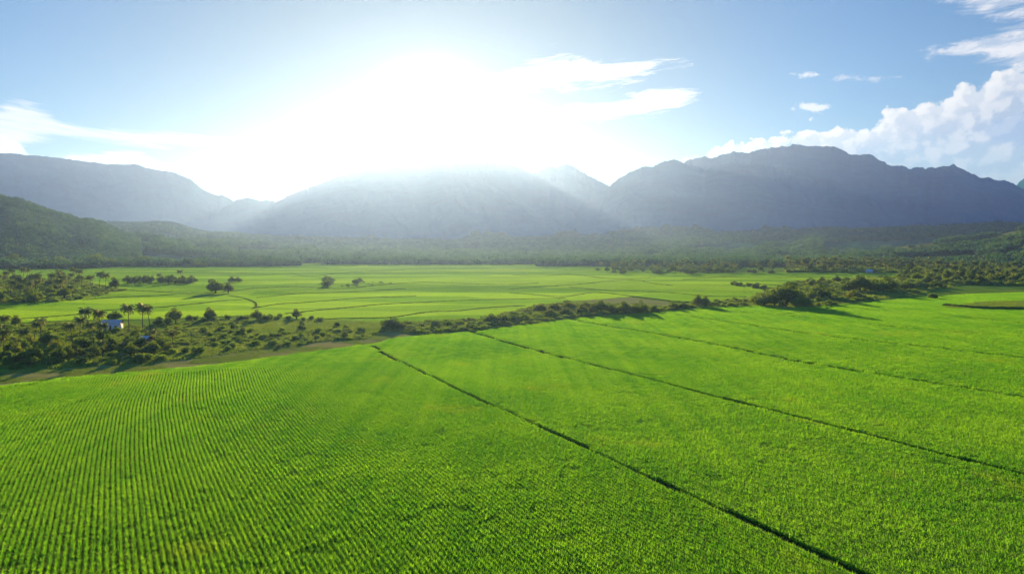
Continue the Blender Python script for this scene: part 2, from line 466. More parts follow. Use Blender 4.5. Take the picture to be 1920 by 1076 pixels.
# valley floor
gx = np.concatenate([np.linspace(-8900, -1500, 30), np.linspace(-1450, 1450, 120), np.linspace(1500, 8900, 30)])
gy = np.concatenate([np.linspace(-600, 1500, 120), np.linspace(1560, 8800, 50)])
GX, GY = np.meshgrid(gx, gy, indexing='ij')
tag(link('ground', grid_mesh('ground', GX, GY, GX * 0.0, M['ground'])), 'flat green valley floor under the fields', 'ground', kind='structure')

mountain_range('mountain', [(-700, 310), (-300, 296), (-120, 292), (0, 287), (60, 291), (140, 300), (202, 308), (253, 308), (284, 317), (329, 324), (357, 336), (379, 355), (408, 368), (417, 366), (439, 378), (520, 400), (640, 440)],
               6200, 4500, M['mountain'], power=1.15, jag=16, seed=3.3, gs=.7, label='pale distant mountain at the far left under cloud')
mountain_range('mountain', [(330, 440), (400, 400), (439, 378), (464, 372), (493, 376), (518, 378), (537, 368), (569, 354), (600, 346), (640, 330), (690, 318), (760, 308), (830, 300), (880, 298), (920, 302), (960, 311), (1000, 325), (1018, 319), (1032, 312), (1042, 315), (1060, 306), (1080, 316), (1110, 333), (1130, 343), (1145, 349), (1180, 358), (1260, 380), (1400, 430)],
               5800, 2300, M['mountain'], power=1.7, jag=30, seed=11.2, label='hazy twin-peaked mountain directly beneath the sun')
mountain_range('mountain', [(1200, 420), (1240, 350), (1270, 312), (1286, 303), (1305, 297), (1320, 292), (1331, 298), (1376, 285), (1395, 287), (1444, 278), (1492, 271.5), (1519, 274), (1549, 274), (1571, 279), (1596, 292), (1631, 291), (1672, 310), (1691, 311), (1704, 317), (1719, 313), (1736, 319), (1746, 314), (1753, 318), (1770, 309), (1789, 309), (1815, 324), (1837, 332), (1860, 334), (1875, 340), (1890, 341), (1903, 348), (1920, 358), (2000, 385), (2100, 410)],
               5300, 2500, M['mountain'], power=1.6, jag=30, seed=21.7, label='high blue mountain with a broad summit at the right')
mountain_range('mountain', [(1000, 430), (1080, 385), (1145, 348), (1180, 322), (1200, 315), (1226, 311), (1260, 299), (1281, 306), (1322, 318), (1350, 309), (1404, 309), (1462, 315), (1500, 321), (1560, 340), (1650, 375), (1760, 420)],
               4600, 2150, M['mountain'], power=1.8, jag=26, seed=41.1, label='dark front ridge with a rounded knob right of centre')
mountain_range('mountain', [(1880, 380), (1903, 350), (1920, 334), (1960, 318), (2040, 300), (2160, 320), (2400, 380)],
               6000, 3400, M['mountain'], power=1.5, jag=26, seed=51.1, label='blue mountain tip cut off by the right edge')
# lower, nearer ground
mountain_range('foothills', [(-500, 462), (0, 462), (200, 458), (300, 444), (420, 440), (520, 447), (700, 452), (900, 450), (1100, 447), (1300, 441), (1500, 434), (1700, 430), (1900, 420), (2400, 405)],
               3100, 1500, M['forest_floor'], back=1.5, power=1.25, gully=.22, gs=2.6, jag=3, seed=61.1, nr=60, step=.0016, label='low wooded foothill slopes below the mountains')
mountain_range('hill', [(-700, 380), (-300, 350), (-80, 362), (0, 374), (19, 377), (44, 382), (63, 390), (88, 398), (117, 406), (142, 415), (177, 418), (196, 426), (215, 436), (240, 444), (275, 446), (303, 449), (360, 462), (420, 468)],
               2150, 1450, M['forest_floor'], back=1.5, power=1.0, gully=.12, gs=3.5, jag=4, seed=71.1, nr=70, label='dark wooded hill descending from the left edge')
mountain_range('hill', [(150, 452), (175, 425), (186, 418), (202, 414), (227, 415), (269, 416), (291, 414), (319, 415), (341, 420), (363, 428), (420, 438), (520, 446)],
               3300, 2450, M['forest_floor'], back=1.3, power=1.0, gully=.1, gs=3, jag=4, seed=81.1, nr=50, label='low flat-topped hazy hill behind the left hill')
mountain_range('hill', [(1590, 474), (1660, 466), (1740, 456), (1800, 448), (1870, 441), (1920, 430), (2000, 412), (2100, 395), (2400, 380)],
               1900, 1150, M['grass_slope'], back=1.6, power=1.0, gully=.20, gs=4.5, jag=3, seed=91.1, nr=70, label='grassy hill with bright open slope at the right edge')

# ------------------------------------------------------------------ haze
def build_haze():
    x0, x1, y0, y1, z0, z1 = -9000, 9000, -900, 9000, -16, 860
    v = [(x, y, z) for x in (x0, x1) for y in (y0, y1) for z in (z0, z1)]
    f = [(0, 1, 3, 2), (4, 6, 7, 5), (0, 4, 5, 1), (2, 3, 7, 6), (0, 2, 6, 4), (1, 5, 7, 3)]
    m, N = new_mat('haze_air')
    o = N.new('ShaderNodeOutputMaterial')
    p = N.new('ShaderNodeVolumePrincipled')
    p.inputs['Color'].default_value = (*HAZE_COLOR, 1)
    p.inputs['Absorption Color'].default_value = (*HAZE_ABS, 1)
    p.inputs['Density'].default_value = HAZE_DENSITY
    p.inputs['Anisotropy'].default_value = HAZE_G
    N.t.links.new(p.outputs[0], o.inputs['Volume'])
    h = link('haze', mesh_np('haze', v, np.array(f), m))
    tag(h, 'thin sunlit haze filling the whole valley', 'haze', kind='stuff')
build_haze()

# ------------------------------------------------------------------ plant meshes
def quads(P, A, B):
    """leaf quads: centres P, half vectors A (length) and B (width) -> verts, faces"""
    v = np.stack([P - A, P - A * .1 + B, P + A, P - A * .1 - B], 1).reshape(-1, 3)
    return v, np.arange(len(v)).reshape(-1, 4)
def unit(v): return v / np.maximum(np.linalg.norm(v, axis=-1, keepdims=True), 1e-9)

def leaf_cloud(rng, lobes, n, size, up=.35, shell=.55):
    """leaves spread through a set of ellipsoid lobes (centre, radii)"""
    vol = np.array([l[1][0] * l[1][1] * l[1][2] for l in lobes]) ** .67
    k = rng.choice(len(lobes), n, p=vol / vol.sum())
    C = np.array([l[0] for l in lobes])[k]; Rr = np.array([l[1] for l in lobes])[k]
    d = unit(rng.normal(size=(n, 3)))
    rr = shell + (1 - shell) * rng.random((n, 1)) ** .6
    rr *= 1 + .18 * (fbm(d[:, :1] * 3 + k[:, None], d[:, 1:2] * 3 + d[:, 2:] * 2, 3) - .5) * 4
    P = C + d * Rr * rr
    nrm = unit(d * .9 + rng.normal(size=(n, 3)) * .75 + np.array([0, 0, up]))
    a = unit(np.cross(nrm, rng.normal(size=(n, 3))))
    b = np.cross(nrm, a)
    s = size * (.6 + .8 * rng.random((n, 1)))
    return quads(P, a * s, b * s * .55)

def tube(pts, radii, seg=7):
    v, f = [], []
    for i, (p, r) in enumerate(zip(pts, radii)):
        p = Vector(p)
        d = (Vector(pts[min(i + 1, len(pts) - 1)]) - Vector(pts[max(i - 1, 0)])).normalized()
        a = d.orthogonal().normalized(); b = d.cross(a)
        for k in range(seg):
            t = 2 * math.pi * k / seg
            v.append(tuple(p + a * math.cos(t) * r + b * math.sin(t) * r))
    for i in range(len(pts) - 1):
        for k in range(seg):
            f.append((i * seg + k, i * seg + (k + 1) % seg, (i + 1) * seg + (k + 1) % seg, (i + 1) * seg + k))
    return np.array(v), np.array(f)
def merge(parts):
    V, F, o = [], [], 0
    for v, f in parts:
        V.append(v); F.append(np.asarray(f) + o); o += len(v)
    return np.concatenate(V), np.concatenate(F)

def broad_tree(seed, H, W, n=2600, size=.30, low=.18, mat='leaf', lobes_n=9):
    """-> trunk mesh, crown mesh"""
    rng = np.random.default_rng(seed)
    lobes = []
    for i in range(lobes_n):
        t = rng.random() * 2 * math.pi; q = rng.random() ** .6 * W * .34
        z = H * (low + .30 + (.42 - .30 * q / (W * .34)) * rng.random())
        r = W * (.13 + .15 * rng.random())
        lobes.append(((q * math.cos(t), q * math.sin(t), z), (r, r, r * (.62 + .3 * rng.random()))))
    lobes.append(((0, 0, H * (.5 + low * .4)), (W * .3, W * .3, H * .30)))
    lobes.append(((rng.normal() * W * .06, rng.normal() * W * .06, H * .84), (W * .17, W * .17, H * .15)))
    v, f = leaf_cloud(rng, lobes, n, size)
    v[:, 2] = np.maximum(v[:, 2], .05)
    crown = mesh_np('crown', v, f, M[mat])
    parts = [tube([(0, 0, -.3), (.05 * W * .2, 0, H * .25), (0, .05 * W, H * .5)], [W * .04 + .06, W * .03 + .03, W * .02], 7)]
    for i in range(4):
        l = lobes[i][0]
        parts.append(tube([(0, .0, H * .22), (l[0] * .5, l[1] * .5, H * .22 + (l[2] - H * .22) * .6), l], [W * .02 + .02, W * .014, .02], 5))
    tv, tf = merge(parts)
    return mesh_np('trunk', tv, tf, M['bark'], smooth=True), crown

def bush(seed, H, W, n=900, size=.22, mat='scrub'):
    rng = np.random.default_rng(seed)
    lobes = []
    for i in range(7):
        t = rng.random() * 6.28; q = rng.random() ** .5 * W * .32; r = W * (.14 + .14 * rng.random())
        lobes.append(((q * math.cos(t), q * math.sin(t), H * (.25 + .4 * rng.random())), (r, r, min(r * .9, H * .4))))
    v, f = leaf_cloud(rng, lobes, n, size, shell=.5)
    v[:, 2] = np.maximum(v[:, 2], .02)
    stems = []
    for i in range(5):
        l = lobes[i][0]; stems.append(tube([(rng.normal() * .1, rng.normal() * .1, -.1), (l[0] * .6, l[1] * .6, l[2] * .6), l], [.06, .04, .02], 5))
    tv, tf = merge(stems)
    return mesh_np('stem', tv, tf, M['bark'], smooth=True), mesh_np('foliage', v, f, M[mat])

def frond(rng, base, az, el0, L, droop, wl, leaflets=24):
    """arching palm frond: midrib points and drooping leaflets"""
    pts = []; p = np.array(base, float); el = el0
    n = 9
    for i in range(n):
        pts.append(p.copy())
        d = np.array([math.cos(az) * math.cos(el), math.sin(az) * math.cos(el), math.sin(el)])
        p = p + d * L / (n - 1); el -= droop / (n - 1) * (1 + i * .12)
    pts = np.array(pts)
    side = np.array([-math.sin(az), math.cos(az), 0])
    V, F = [], []
    # midrib ribbon
    w = np.linspace(.06, .015, n)[:, None]
    V.append(np.concatenate([pts + side * w, pts - side * w])); F.append(np.array([(i, i + 1, n + i + 1, n + i) for i in range(n - 1)])); o = 2 * n
    for s in (-1, 1):
        for k in range(leaflets):
            t = .12 + .88 * k / leaflets + rng.random() * .02
            q = t * (n - 1); i = min(int(q), n - 2); fr = q - i
            b = pts[i] * (1 - fr) + pts[i + 1] * fr
            fwd = unit(pts[i + 1] - pts[i])
            ll = wl * math.sin(math.pi * min(.12 + t * .86, 1)) ** .6 * (.85 + .3 * rng.random())
            d = unit(side * s * .85 + fwd * .55 + np.array([0, 0, -.25 - .35 * rng.random()]))
            mid = b + d * ll * .5; tip = b + unit(d + np.array([0, 0, -.55])) * ll
            ww = fwd * .085
            V.append(np.array([b, mid + ww, tip, mid - ww])); F.append(np.array([[o, o + 1, o + 2, o + 3]])); o += 4
    return np.concatenate(V), np.concatenate(F)

def palm(seed, H, L=3.6, nf=25, mat='palm', yellow=2, lean=.8):
    """-> trunk, crown (crown uses a second material on the oldest fronds)"""
    rng = np.random.default_rng(seed)
    la = rng.random() * 6.28
    tp = [(lean * (t ** 1.7) * math.cos(la), lean * (t ** 1.7) * math.sin(la), H * t - .3 * (t == 0)) for t in np.linspace(0, 1, 8)]
    tv, tf = tube(tp, [.24, .17, .15, .14, .13, .125, .12, .13], 8)
    top = tp[-1]
    V, F, mi, o = [], [], [], 0
    for i in range(nf):
        u = i / (nf - 1)
        az = i * 2.399 + rng.normal() * .15
        el = 1.35 - 1.55 * u + rng.normal() * .08
        v, f = frond(rng, top, az, el, L * (.8 + .3 * rng.random()), 1.3 + .7 * u, L * .30)
        V.append(v); F.append(f + o); o += len(v); mi += [1 if i >= nf - yellow else 0] * len(f)
    crown = mesh_np('crown', np.concatenate(V), np.concatenate(F), mats=[M[mat], M['palm_yellow']], midx=mi)
    return mesh_np('trunk', tv, tf, M['bark'], smooth=True), crown

def banana(seed, H=3.2, yellow=0):
    rng = np.random.default_rng(seed)
    V, F, o, mi = [], [], 0, []
    for i in range(9):
        az = rng.random() * 6.28; el = 1.35 - .9 * rng.random(); L = H * (.55 + .3 * rng.random())
        p = np.array([0, 0, H * .45]); n = 6; P = []
        for k in range(n):
            P.append(p.copy()); p = p + np.array([math.cos(az) * math.cos(el), math.sin(az) * math.cos(el), math.sin(el)]) * L / (n - 1); el -= .33
        P = np.array(P); side = np.array([-math.sin(az), math.cos(az), 0]); w = np.array([.05, .28, .36, .34, .24, .03])[:, None] * H / 3.2
        V.append(np.concatenate([P + side * w, P, P - side * w]) + np.array([[0, 0, 0]]))
        F.append(np.array([(k, k + 1, n + k + 1, n + k) for k in range(n - 1)] + [(n + k, n + k + 1, 2 * n + k + 1, 2 * n + k) for k in range(n - 1)]) + o)
        mi += [1 if i < yellow else 0] * (2 * (n - 1)); o += 3 * n
    tv, tf = tube([(0, 0, -.2), (.03, 0, H * .25), (0, 0, H * .5)], [.16, .13, .08], 7)
    return mesh_np('stem', tv, tf, M['palm'], smooth=True), mesh_np('foliage', np.concatenate(V), np.concatenate(F), mats=[M['banana'], M['palm_yellow']], midx=mi)

KINDS = {
    'broad': [broad_tree(100 + i, 7.5, 7.5, 3600, .27, low=(.10, .02, -.05, .06)[i]) for i in range(4)],
    'dense': [broad_tree(120 + i, 6.0, 8.5, 3600, .28, low=.02, lobes_n=12) for i in range(3)],
    'pale': [broad_tree(140 + i, 5.5, 6.0, 2400, .25, low=.05, mat='leaf_pale') for i in range(2)],
    'palm': [palm(160 + i, 8.0 + .6 * i, yellow=(1, 2, 1, 2)[i], lean=(.5, 1.2, .2, 1.6)[i]) for i in range(4)],
    'goldpalm': [palm(170 + i, 6.0, L=3.2, yellow=12, mat='palm_yellow') for i in range(1)],
    'banana': [banana(180 + i, 3.4, yellow=i * 2) for i in range(3)],
    'bush': [bush(190 + i, 2.0, 3.6, 1300, .17) for i in range(4)],
    'darkbush': [bush(200 + i, 2.6, 4.0, 1500, .19, mat='leaf') for i in range(3)],
}
PARTN = {'bush': ('stem', 'foliage'), 'darkbush': ('stem', 'foliage'), 'banana': ('stem', 'foliage')}
NAMES = {'broad': 'broadleaf_tree', 'dense': 'broadleaf_tree', 'pale': 'young_tree', 'palm': 'palm_tree', 'goldpalm': 'palm_tree', 'banana': 'banana_plant', 'bush': 'bush', 'darkbush': 'bush'}
CATS = {'broad': 'tree', 'dense': 'tree', 'pale': 'tree', 'palm': 'palm', 'goldpalm': 'palm', 'banana': 'plant', 'bush': 'bush', 'darkbush': 'bush'}
# one joined mesh of each for the far groves, where trunk and crown cannot be told apart
def join_mesh(name, a, b):
    va = np.array([v.co[:] for v in a.vertices]); vb = np.array([v.co[:] for v in b.vertices])
    fa = np.array([p.vertices[:] for p in a.polygons]); fb = np.array([p.vertices[:] for p in b.polygons])
    mats = list(a.materials) + list(b.materials)
    mi = [0] * len(fa) + [1 + p.material_index for p in b.polygons]
    return mesh_np(name, np.concatenate([va, vb]), np.concatenate([fa, fb + len(va)]), mats=mats, midx=mi)
FAR = {}
def plant(kind, x, y, scale, label, group=None, z=0.0, far=False, sx=1.0, var=None, cat=None, name=None):
    k = random.randrange(len(KINDS[kind])) if var is None else var
    name = name or NAMES[kind]
    rz = random.random() * 6.28
    if far:
        if (kind, k) not in FAR: FAR[(kind, k)] = join_mesh(name, *KINDS[kind][k])
        root = link(name, FAR[(kind, k)])
    else:
        root = bpy.data.objects.new(name, None); root.empty_display_size = .3
        COL.objects.link(root)
        pn = PARTN.get(kind, ('trunk', 'crown'))
        for nm, me in zip(pn, KINDS[kind][k]): link(nm, me, root)
    root.location = (x, y, z); root.rotation_euler = (0, 0, rz)
    root.scale = (scale * sx, scale * sx, scale)
    tag(root, label, cat or CATS[kind], group)
    return root

# ------------------------------------------------------------------ scattering (stuff): points on a mesh, a collection of plants
def src_collection(name, meshes):
    c = bpy.data.collections.new(name)
    for i, me in enumerate(meshes):
        o = bpy.data.objects.new(name + '_source', me)
        c.objects.link(o)
    return c
def scatter(name, sets, label, cat=None, kind='stuff'):
    """sets: [(P (n,3), rot (n,3) euler, scale (n,3), collection)]; one object"""
    sets = [q for q in sets if len(q[0])]
    me = bpy.data.meshes.new(name)
    P = np.concatenate([q[0] for q in sets])
    me.vertices.add(len(P)); me.vertices.foreach_set('co', np.asarray(P, np.float32).ravel())
    for an, k in (('rot', 1), ('scl', 2)):
        a = me.attributes.new(an, 'FLOAT_VECTOR', 'POINT'); a.data.foreach_set('vector', np.asarray(np.concatenate([q[k] for q in sets]), np.float32).ravel())
    a = me.attributes.new('which', 'INT', 'POINT'); a.data.foreach_set('value', np.concatenate([np.full(len(q[0]), i) for i, q in enumerate(sets)]).astype(np.int32))
    o = link(name, me)
    tag(o, label, cat, kind=kind)
    ng = bpy.data.node_groups.new(name, 'GeometryNodeTree')
    ng.interface.new_socket('Geometry', in_out='INPUT', socket_type='NodeSocketGeometry')
    ng.interface.new_socket('Geometry', in_out='OUTPUT', socket_type='NodeSocketGeometry')
    L = ng.links.new
    gi = ng.nodes.new('NodeGroupInput'); go = ng.nodes.new('NodeGroupOutput')
    m2p = ng.nodes.new('GeometryNodeMeshToPoints'); L(gi.outputs[0], m2p.inputs[0])
    jn = ng.nodes.new('GeometryNodeJoinGeometry'); L(jn.outputs[0], go.inputs[0])
    def attr(nm, t='FLOAT_VECTOR'):
        a = ng.nodes.new('GeometryNodeInputNamedAttribute'); a.data_type = t; a.inputs['Name'].default_value = nm
        return a.outputs['Attribute']
    e2r = ng.nodes.new('FunctionNodeEulerToRotation'); L(attr('rot'), e2r.inputs[0])
    for i, q in enumerate(sets):
        iop = ng.nodes.new('GeometryNodeInstanceOnPoints'); iop.inputs['Pick Instance'].default_value = True
        ci = ng.nodes.new('GeometryNodeCollectionInfo'); ci.inputs['Collection'].default_value = q[3]
        ci.inputs['Separate Children'].default_value = True; ci.inputs['Reset Children'].default_value = True
        cm = ng.nodes.new('FunctionNodeCompare'); cm.data_type = 'INT'; cm.operation = 'EQUAL'
        L(attr('which', 'INT'), cm.inputs[2]); cm.inputs[3].default_value = i
        L(cm.outputs[0], iop.inputs['Selection'])
        L(m2p.outputs[0], iop.inputs['Points']); L(ci.outputs[0], iop.inputs['Instance'])
        L(e2r.outputs[0], iop.inputs['Rotation']); L(attr('scl'), iop.inputs['Scale'])
        L(iop.outputs[0], jn.inputs[0])
    md = o.modifiers.new('scatter', 'NODES'); md.node_group = ng
    return o
def inpoly(x, y, poly):
    ins = np.zeros(len(x), bool); n = len(poly)
    for i in range(n):
        x0, y0 = poly[i]; x1, y1 = poly[(i + 1) % n]
        if y0 == y1: continue
        c = ((y0 > y) != (y1 > y)) & (x < (x1 - x0) * (y - y0) / (y1 - y0) + x0)
        ins ^= c
    return ins
def dist_line(x, y, line):
    d = np.full(len(x), 1e9)
    for (x0, y0), (x1, y1) in zip(line[:-1], line[1:]):
        ex, ey = x1 - x0, y1 - y0; L2 = max(ex * ex + ey * ey, 1e-9)
        t = np.clip(((x - x0) * ex + (y - y0) * ey) / L2, 0, 1)
        d = np.minimum(d, np.hypot(x - x0 - t * ex, y - y0 - t * ey))
    return d
def smooth_line(line, n=10):
    """Catmull-Rom through the points"""
    P = [np.array(p, float) for p in line]; P = [2 * P[0] - P[1]] + P + [2 * P[-1] - P[-2]]
    out = []
    for i in range(1, len(P) - 2):
        for t in np.linspace(0, 1, n, endpoint=False):
            out.append(tuple(.5 * ((2 * P[i]) + (P[i + 1] - P[i - 1]) * t + (2 * P[i - 1] - 5 * P[i] + 4 * P[i + 1] - P[i + 2]) * t * t + (3 * P[i] - P[i - 1] - 3 * P[i + 1] + P[i + 2]) * t ** 3)))
    out.append(tuple(P[-2]))
    return out
def px_poly(pts): return [gp(*p) for p in pts]
def sheet(name, poly, z, mat, **kw):
    """flat n-gon lying on the ground"""
    v = [(x, y, z) for x, y in poly]
    o = link(name, mesh_np(name, v, np.array([list(range(len(v)))]), mat))
    return tag(o, **kw)
def bank(name, line, w, h, mat, z=0.0, wob=.2, **kw):
    """raised or sunken earth strip along a line"""
    v, f = [], []
    prof = [(-1, 0), (-.55, .75), (0, 1), (.55, .75), (1, 0)]
    n = len(line)
    for i in range(n):
        a = np.array(line[max(i - 1, 0)]); b = np.array(line[min(i + 1, n - 1)])
        d = (b - a) / max(np.hypot(*(b - a)), 1e-6); s = np.array([-d[1], d[0]])
        k = 1 + wob * (random.random() - .5) * 2
        for (u, q) in prof:
            p = np.array(line[i]) + s * u * w * k
            v.append((p[0], p[1], z + q * h * (1 + wob * (random.random() - .5)) if q else z - .05))
    for i in range(n - 1):
        for j in range(4):
            f.append((i * 5 + j, i * 5 + j + 1, (i + 1) * 5 + j + 1, (i + 1) * 5 + j))
    o = link(name, mesh_np(name, v, np.array(f), mat, smooth=True))
    return tag(o, **kw)

# ------------------------------------------------------------------ the near fields
D1 = smooth_line(px_poly([(696, 649), (722, 664), (760, 684), (850, 729), (960, 779), (1060, 825), (1180, 882), (1300, 936), (1450, 1003), (1600, 1074), (1740, 1140), (1960, 1240)]))
D2 = smooth_line(px_poly([(886, 624), (920, 634), (960, 646), (1060, 673), (1200, 709), (1380, 756), (1600, 812), (1800, 864), (1920, 895), (2200, 968)]))
D3 = smooth_line(px_poly([(1072, 599), (1100, 606), (1200, 622), (1350, 649), (1500, 680), (1700, 713), (1920, 748), (2260, 800)]))
D4 = smooth_line(px_poly([(1232, 587), (1290, 594), (1380, 607), (1540, 630), (1700, 648), (1920, 672), (2300, 712)]))
D5 = smooth_line(px_poly([(1480, 594), (1540, 600), (1640, 611), (1740, 619), (1800, 624), (1920, 633), (2300, 660)]))
D6 = smooth_line(px_poly([(1545, 573), (1620, 581), (1740, 590), (1830, 597), (1920, 607), (2300, 640)]))
D7 = px_poly([(1300, 579), (1360, 589), (1425, 598), (1460, 592), (1512, 583), (1590, 573), (1640, 566)])
DITCHES = [D1, D2, D3, D4, D5, D6, D7]
TOP1 = [(-420, 770), (-200, 748), (0, 727), (100, 712), (250, 700), (400, 686), (520, 670), (620, 656), (690, 647)]
far_edge = [(740, 636), (800, 628), (886, 621), (1000, 610), (1072, 598), (1232, 586), (1300, 578)]
F1 = px_poly(TOP1) + D1 + px_poly([(-900, 1240)])
F2 = D1[::-1] + px_poly([(740, 636), (800, 629)]) + D2
F3 = D2[::-1] + px_poly([(950, 615), (1010, 607)]) + D3
F4 = D3[::-1] + px_poly([(1150, 592)]) + D4
F5 = D4[::-1] + px_poly([(1300, 578), (1400, 574), (1500, 577), (1640, 566), (1700, 561), (1800, 553), (1920, 549), (2300, 545)])

ROW_AZ = R(-26.3)
rd = np.array([math.sin(ROW_AZ), math.cos(ROW_AZ)]); rn = np.array([rd[1], -rd[0]])

def crop_clump(rng, n, Hh, spread, wid, L=None, tilt=.5):
    """a clump of upright arching blades, two segments each"""
    az = rng.random(n) * 6.28
    t = .12 + tilt * rng.random(n)
    base = np.stack([rng.normal(size=n) * spread[0], rng.normal(size=n) * spread[1], np.zeros(n)], -1)
    h = Hh * (.65 + .45 * rng.random(n))
    d = np.stack([np.cos(az) * np.sin(t), np.sin(az) * np.sin(t), np.cos(t)], -1)
    t2 = t + .35 + .6 * rng.random(n)
    d2 = np.stack([np.cos(az) * np.sin(t2), np.sin(az) * np.sin(t2), np.cos(t2)], -1)
    s = np.stack([-np.sin(az), np.cos(az), np.zeros(n)], -1) * (wid * (.7 + .6 * rng.random(n)))[:, None]
    m = base + d * (h * .6)[:, None]; tip = m + d2 * (h * .5)[:, None]
    v = np.stack([base - s * .5, base + s * .5, m + s, m - s, tip], 1).reshape(-1, 3)
    i = np.arange(n)[:, None] * 5
    return v, [i + np.array([[0, 1, 2, 3]]), i + np.array([[3, 2, 4]])]
def clump_meshes(seed, k, *a, mat='crop', **kw):
    r = np.random.default_rng(seed)
    return [mesh_np('crop_plant', *crop_clump(r, *a, **kw), M[mat]) for _ in range(k)]
near_src = src_collection('crop_plants', clump_meshes(1, 8, 14, .72, (.060, .060), .026, tilt=.34))
soft_src = src_collection('crop_tufts', clump_meshes(5, 8, 16, .74, (.17, .17), .030))
wide_src = src_collection('crop_patches', clump_meshes(2, 6, 120, .70, (.62, .62), .048))
rice_src = src_collection('rice_patches', clump_meshes(3, 5, 170, .60, (1.25, 1.25), .07, mat='rice'))

def rows(poly, ditches, dist0, dist1, row, step, wob, keep=1.0, gap=.62, seed=1, xlim=.80):
    """plants standing in rows along the row direction"""
    rng = np.random.default_rng(seed)
    P = np.array(poly)
    u0, u1 = (P @ rn).min(), (P @ rn).max(); v0, v1 = (P @ rd).min(), (P @ rd).max()
    R_ = dist1 * 1.35
    u0, u1 = max(u0, -R_), min(u1, R_); v0, v1 = max(v0, -60), min(v1, R_)
    us = np.arange(u0, u1, row); vsx = np.arange(v0, v1, step)
    U, V = np.meshgrid(us, vsx, indexing='ij')
    U = U.ravel(); V = V.ravel()
    jit = rng.normal(size=len(U)) * row * .035
    ww = (fbm(V * .013, U * .010 + 3, 2) - .5) * wob * 1.6 + (fbm(V * .10 + 9, U * .35, 2) - .5) * wob * .035
    V = V + rng.uniform(-.5, .5, len(V)) * step * .9
    U2 = U + ww + jit
    X = U2 * rn[0] + V * rd[0]; Y = U2 * rn[1] + V * rd[1]
    r = np.hypot(X, Y)
    m = (Y > 20) & (r >= dist0) & (r < dist1) & (np.abs(X) < xlim * Y + 14) & (rng.random(len(X)) < keep)
    X, Y = X[m], Y[m]
    m = inpoly(X, Y, poly)
    X, Y = X[m], Y[m]
    for d in ditches:
        if len(d): k = dist_line(X, Y, d[::3] + [d[-1]]) > gap; X, Y = X[k], Y[k]
    return X, Y
def field(name, poly, label, seed, ditches, near=True, row=.86, wob=3.2, ngap=.52, dgap=1.25, src=None):
    rng = np.random.default_rng(seed)
    z0 = np.zeros
    sets = []
    if near:
        X, Y = rows(poly, ditches, 0, 215, row, .21, wob, seed=seed, gap=ngap)
        hgt = .85 + .35 * fbm(X * .05, Y * .05, 4) + .12 * rng.normal(size=len(X))
        hgt *= np.where(fbm(X * .3 + 50, Y * .3, 3) > .76, .8, 1.0)
        rot = np.stack([rng.normal(size=len(X)) * .07, rng.normal(size=len(X)) * .07, rng.random(len(X)) * 6.28], -1)
        sc = np.stack([.95 + .25 * rng.random(len(X)), .95 + .25 * rng.random(len(X)), hgt], -1)
        sets.append((np.stack([X, Y, z0(len(X))], -1), rot, sc, src or near_src))
    X, Y = rows(poly, ditches, 215 if near else 0, 760, 1.55, 1.6, wob, seed=seed + 1, gap=dgap)
    n = len(X)
    rot = np.stack([z0(n), z0(n), rng.random(n) * 6.28], -1)
    hh = .85 + .35 * fbm(X * .05, Y * .05, 4)
    sets.append((np.stack([X, Y, z0(n)], -1), rot, np.stack([1 + z0(n), 1 + z0(n), hh], -1), wide_src))
    print(name, [len(q[0]) for q in sets])
    scatter(name, sets, label, 'field')

field('crop_field', F1, 'green crop field with dark furrow rows in the lower left', 11, [D1], row=.68, wob=3.0)
field('crop_field', F2, 'wide crop field between the first and second long ditches', 12, [D1, D2], row=.74, wob=4, ngap=.62, src=soft_src)
field('crop_field', F3, 'crop field between the second and third long ditches', 13, [D2, D3], row=.74, wob=4, ngap=.8, dgap=1.35, src=soft_src)
field('crop_field', F4, 'narrow crop field strip between third and fourth long ditches', 14, [D3, D4], near=False, dgap=1.5)
field('crop_field', F5, 'farthest crop field strips below the right hand trees', 15, [D4, D5, D6, D7], near=False, dgap=1.35)
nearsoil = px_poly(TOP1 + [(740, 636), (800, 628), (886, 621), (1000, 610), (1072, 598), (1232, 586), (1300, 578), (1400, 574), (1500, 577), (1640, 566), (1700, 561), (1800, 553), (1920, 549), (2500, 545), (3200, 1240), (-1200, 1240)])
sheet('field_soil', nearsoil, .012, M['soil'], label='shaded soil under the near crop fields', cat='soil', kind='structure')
for i, (d, w) in enumerate(zip(DITCHES, (.55, .55, .6, .65, .5, .5, .6))):
    bank('ditch', d, w, .05, M['mud'], z=.02, kind='structure', label=('longest dark ditch, beside the furrowed field', 'second long ditch across the crop', 'third long ditch across the crop', 'fourth long ditch across the crop', 'thin fifth ditch line at the right', 'thin sixth ditch line at the right', 'bent ditch line before the right trees')[i], cat='ditch')
# pale dry-grass track along the head of the field
track = px_poly([(-500, 735), (-200, 715), (0, 697), (100, 692), (250, 680), (400, 664), (520, 648), (600, 636), (700, 623), (800, 612), (905, 607), (905, 613), (886, 621), (800, 629), (740, 637)] + [(690, 648), (620, 658), (520, 672), (400, 688), (250, 702), (100, 715), (0, 729), (-200, 750), (-500, 785)])
sheet('track', track, .02, M['track'], label='pale dry grass track curving along the field head', cat='track', kind='structure')
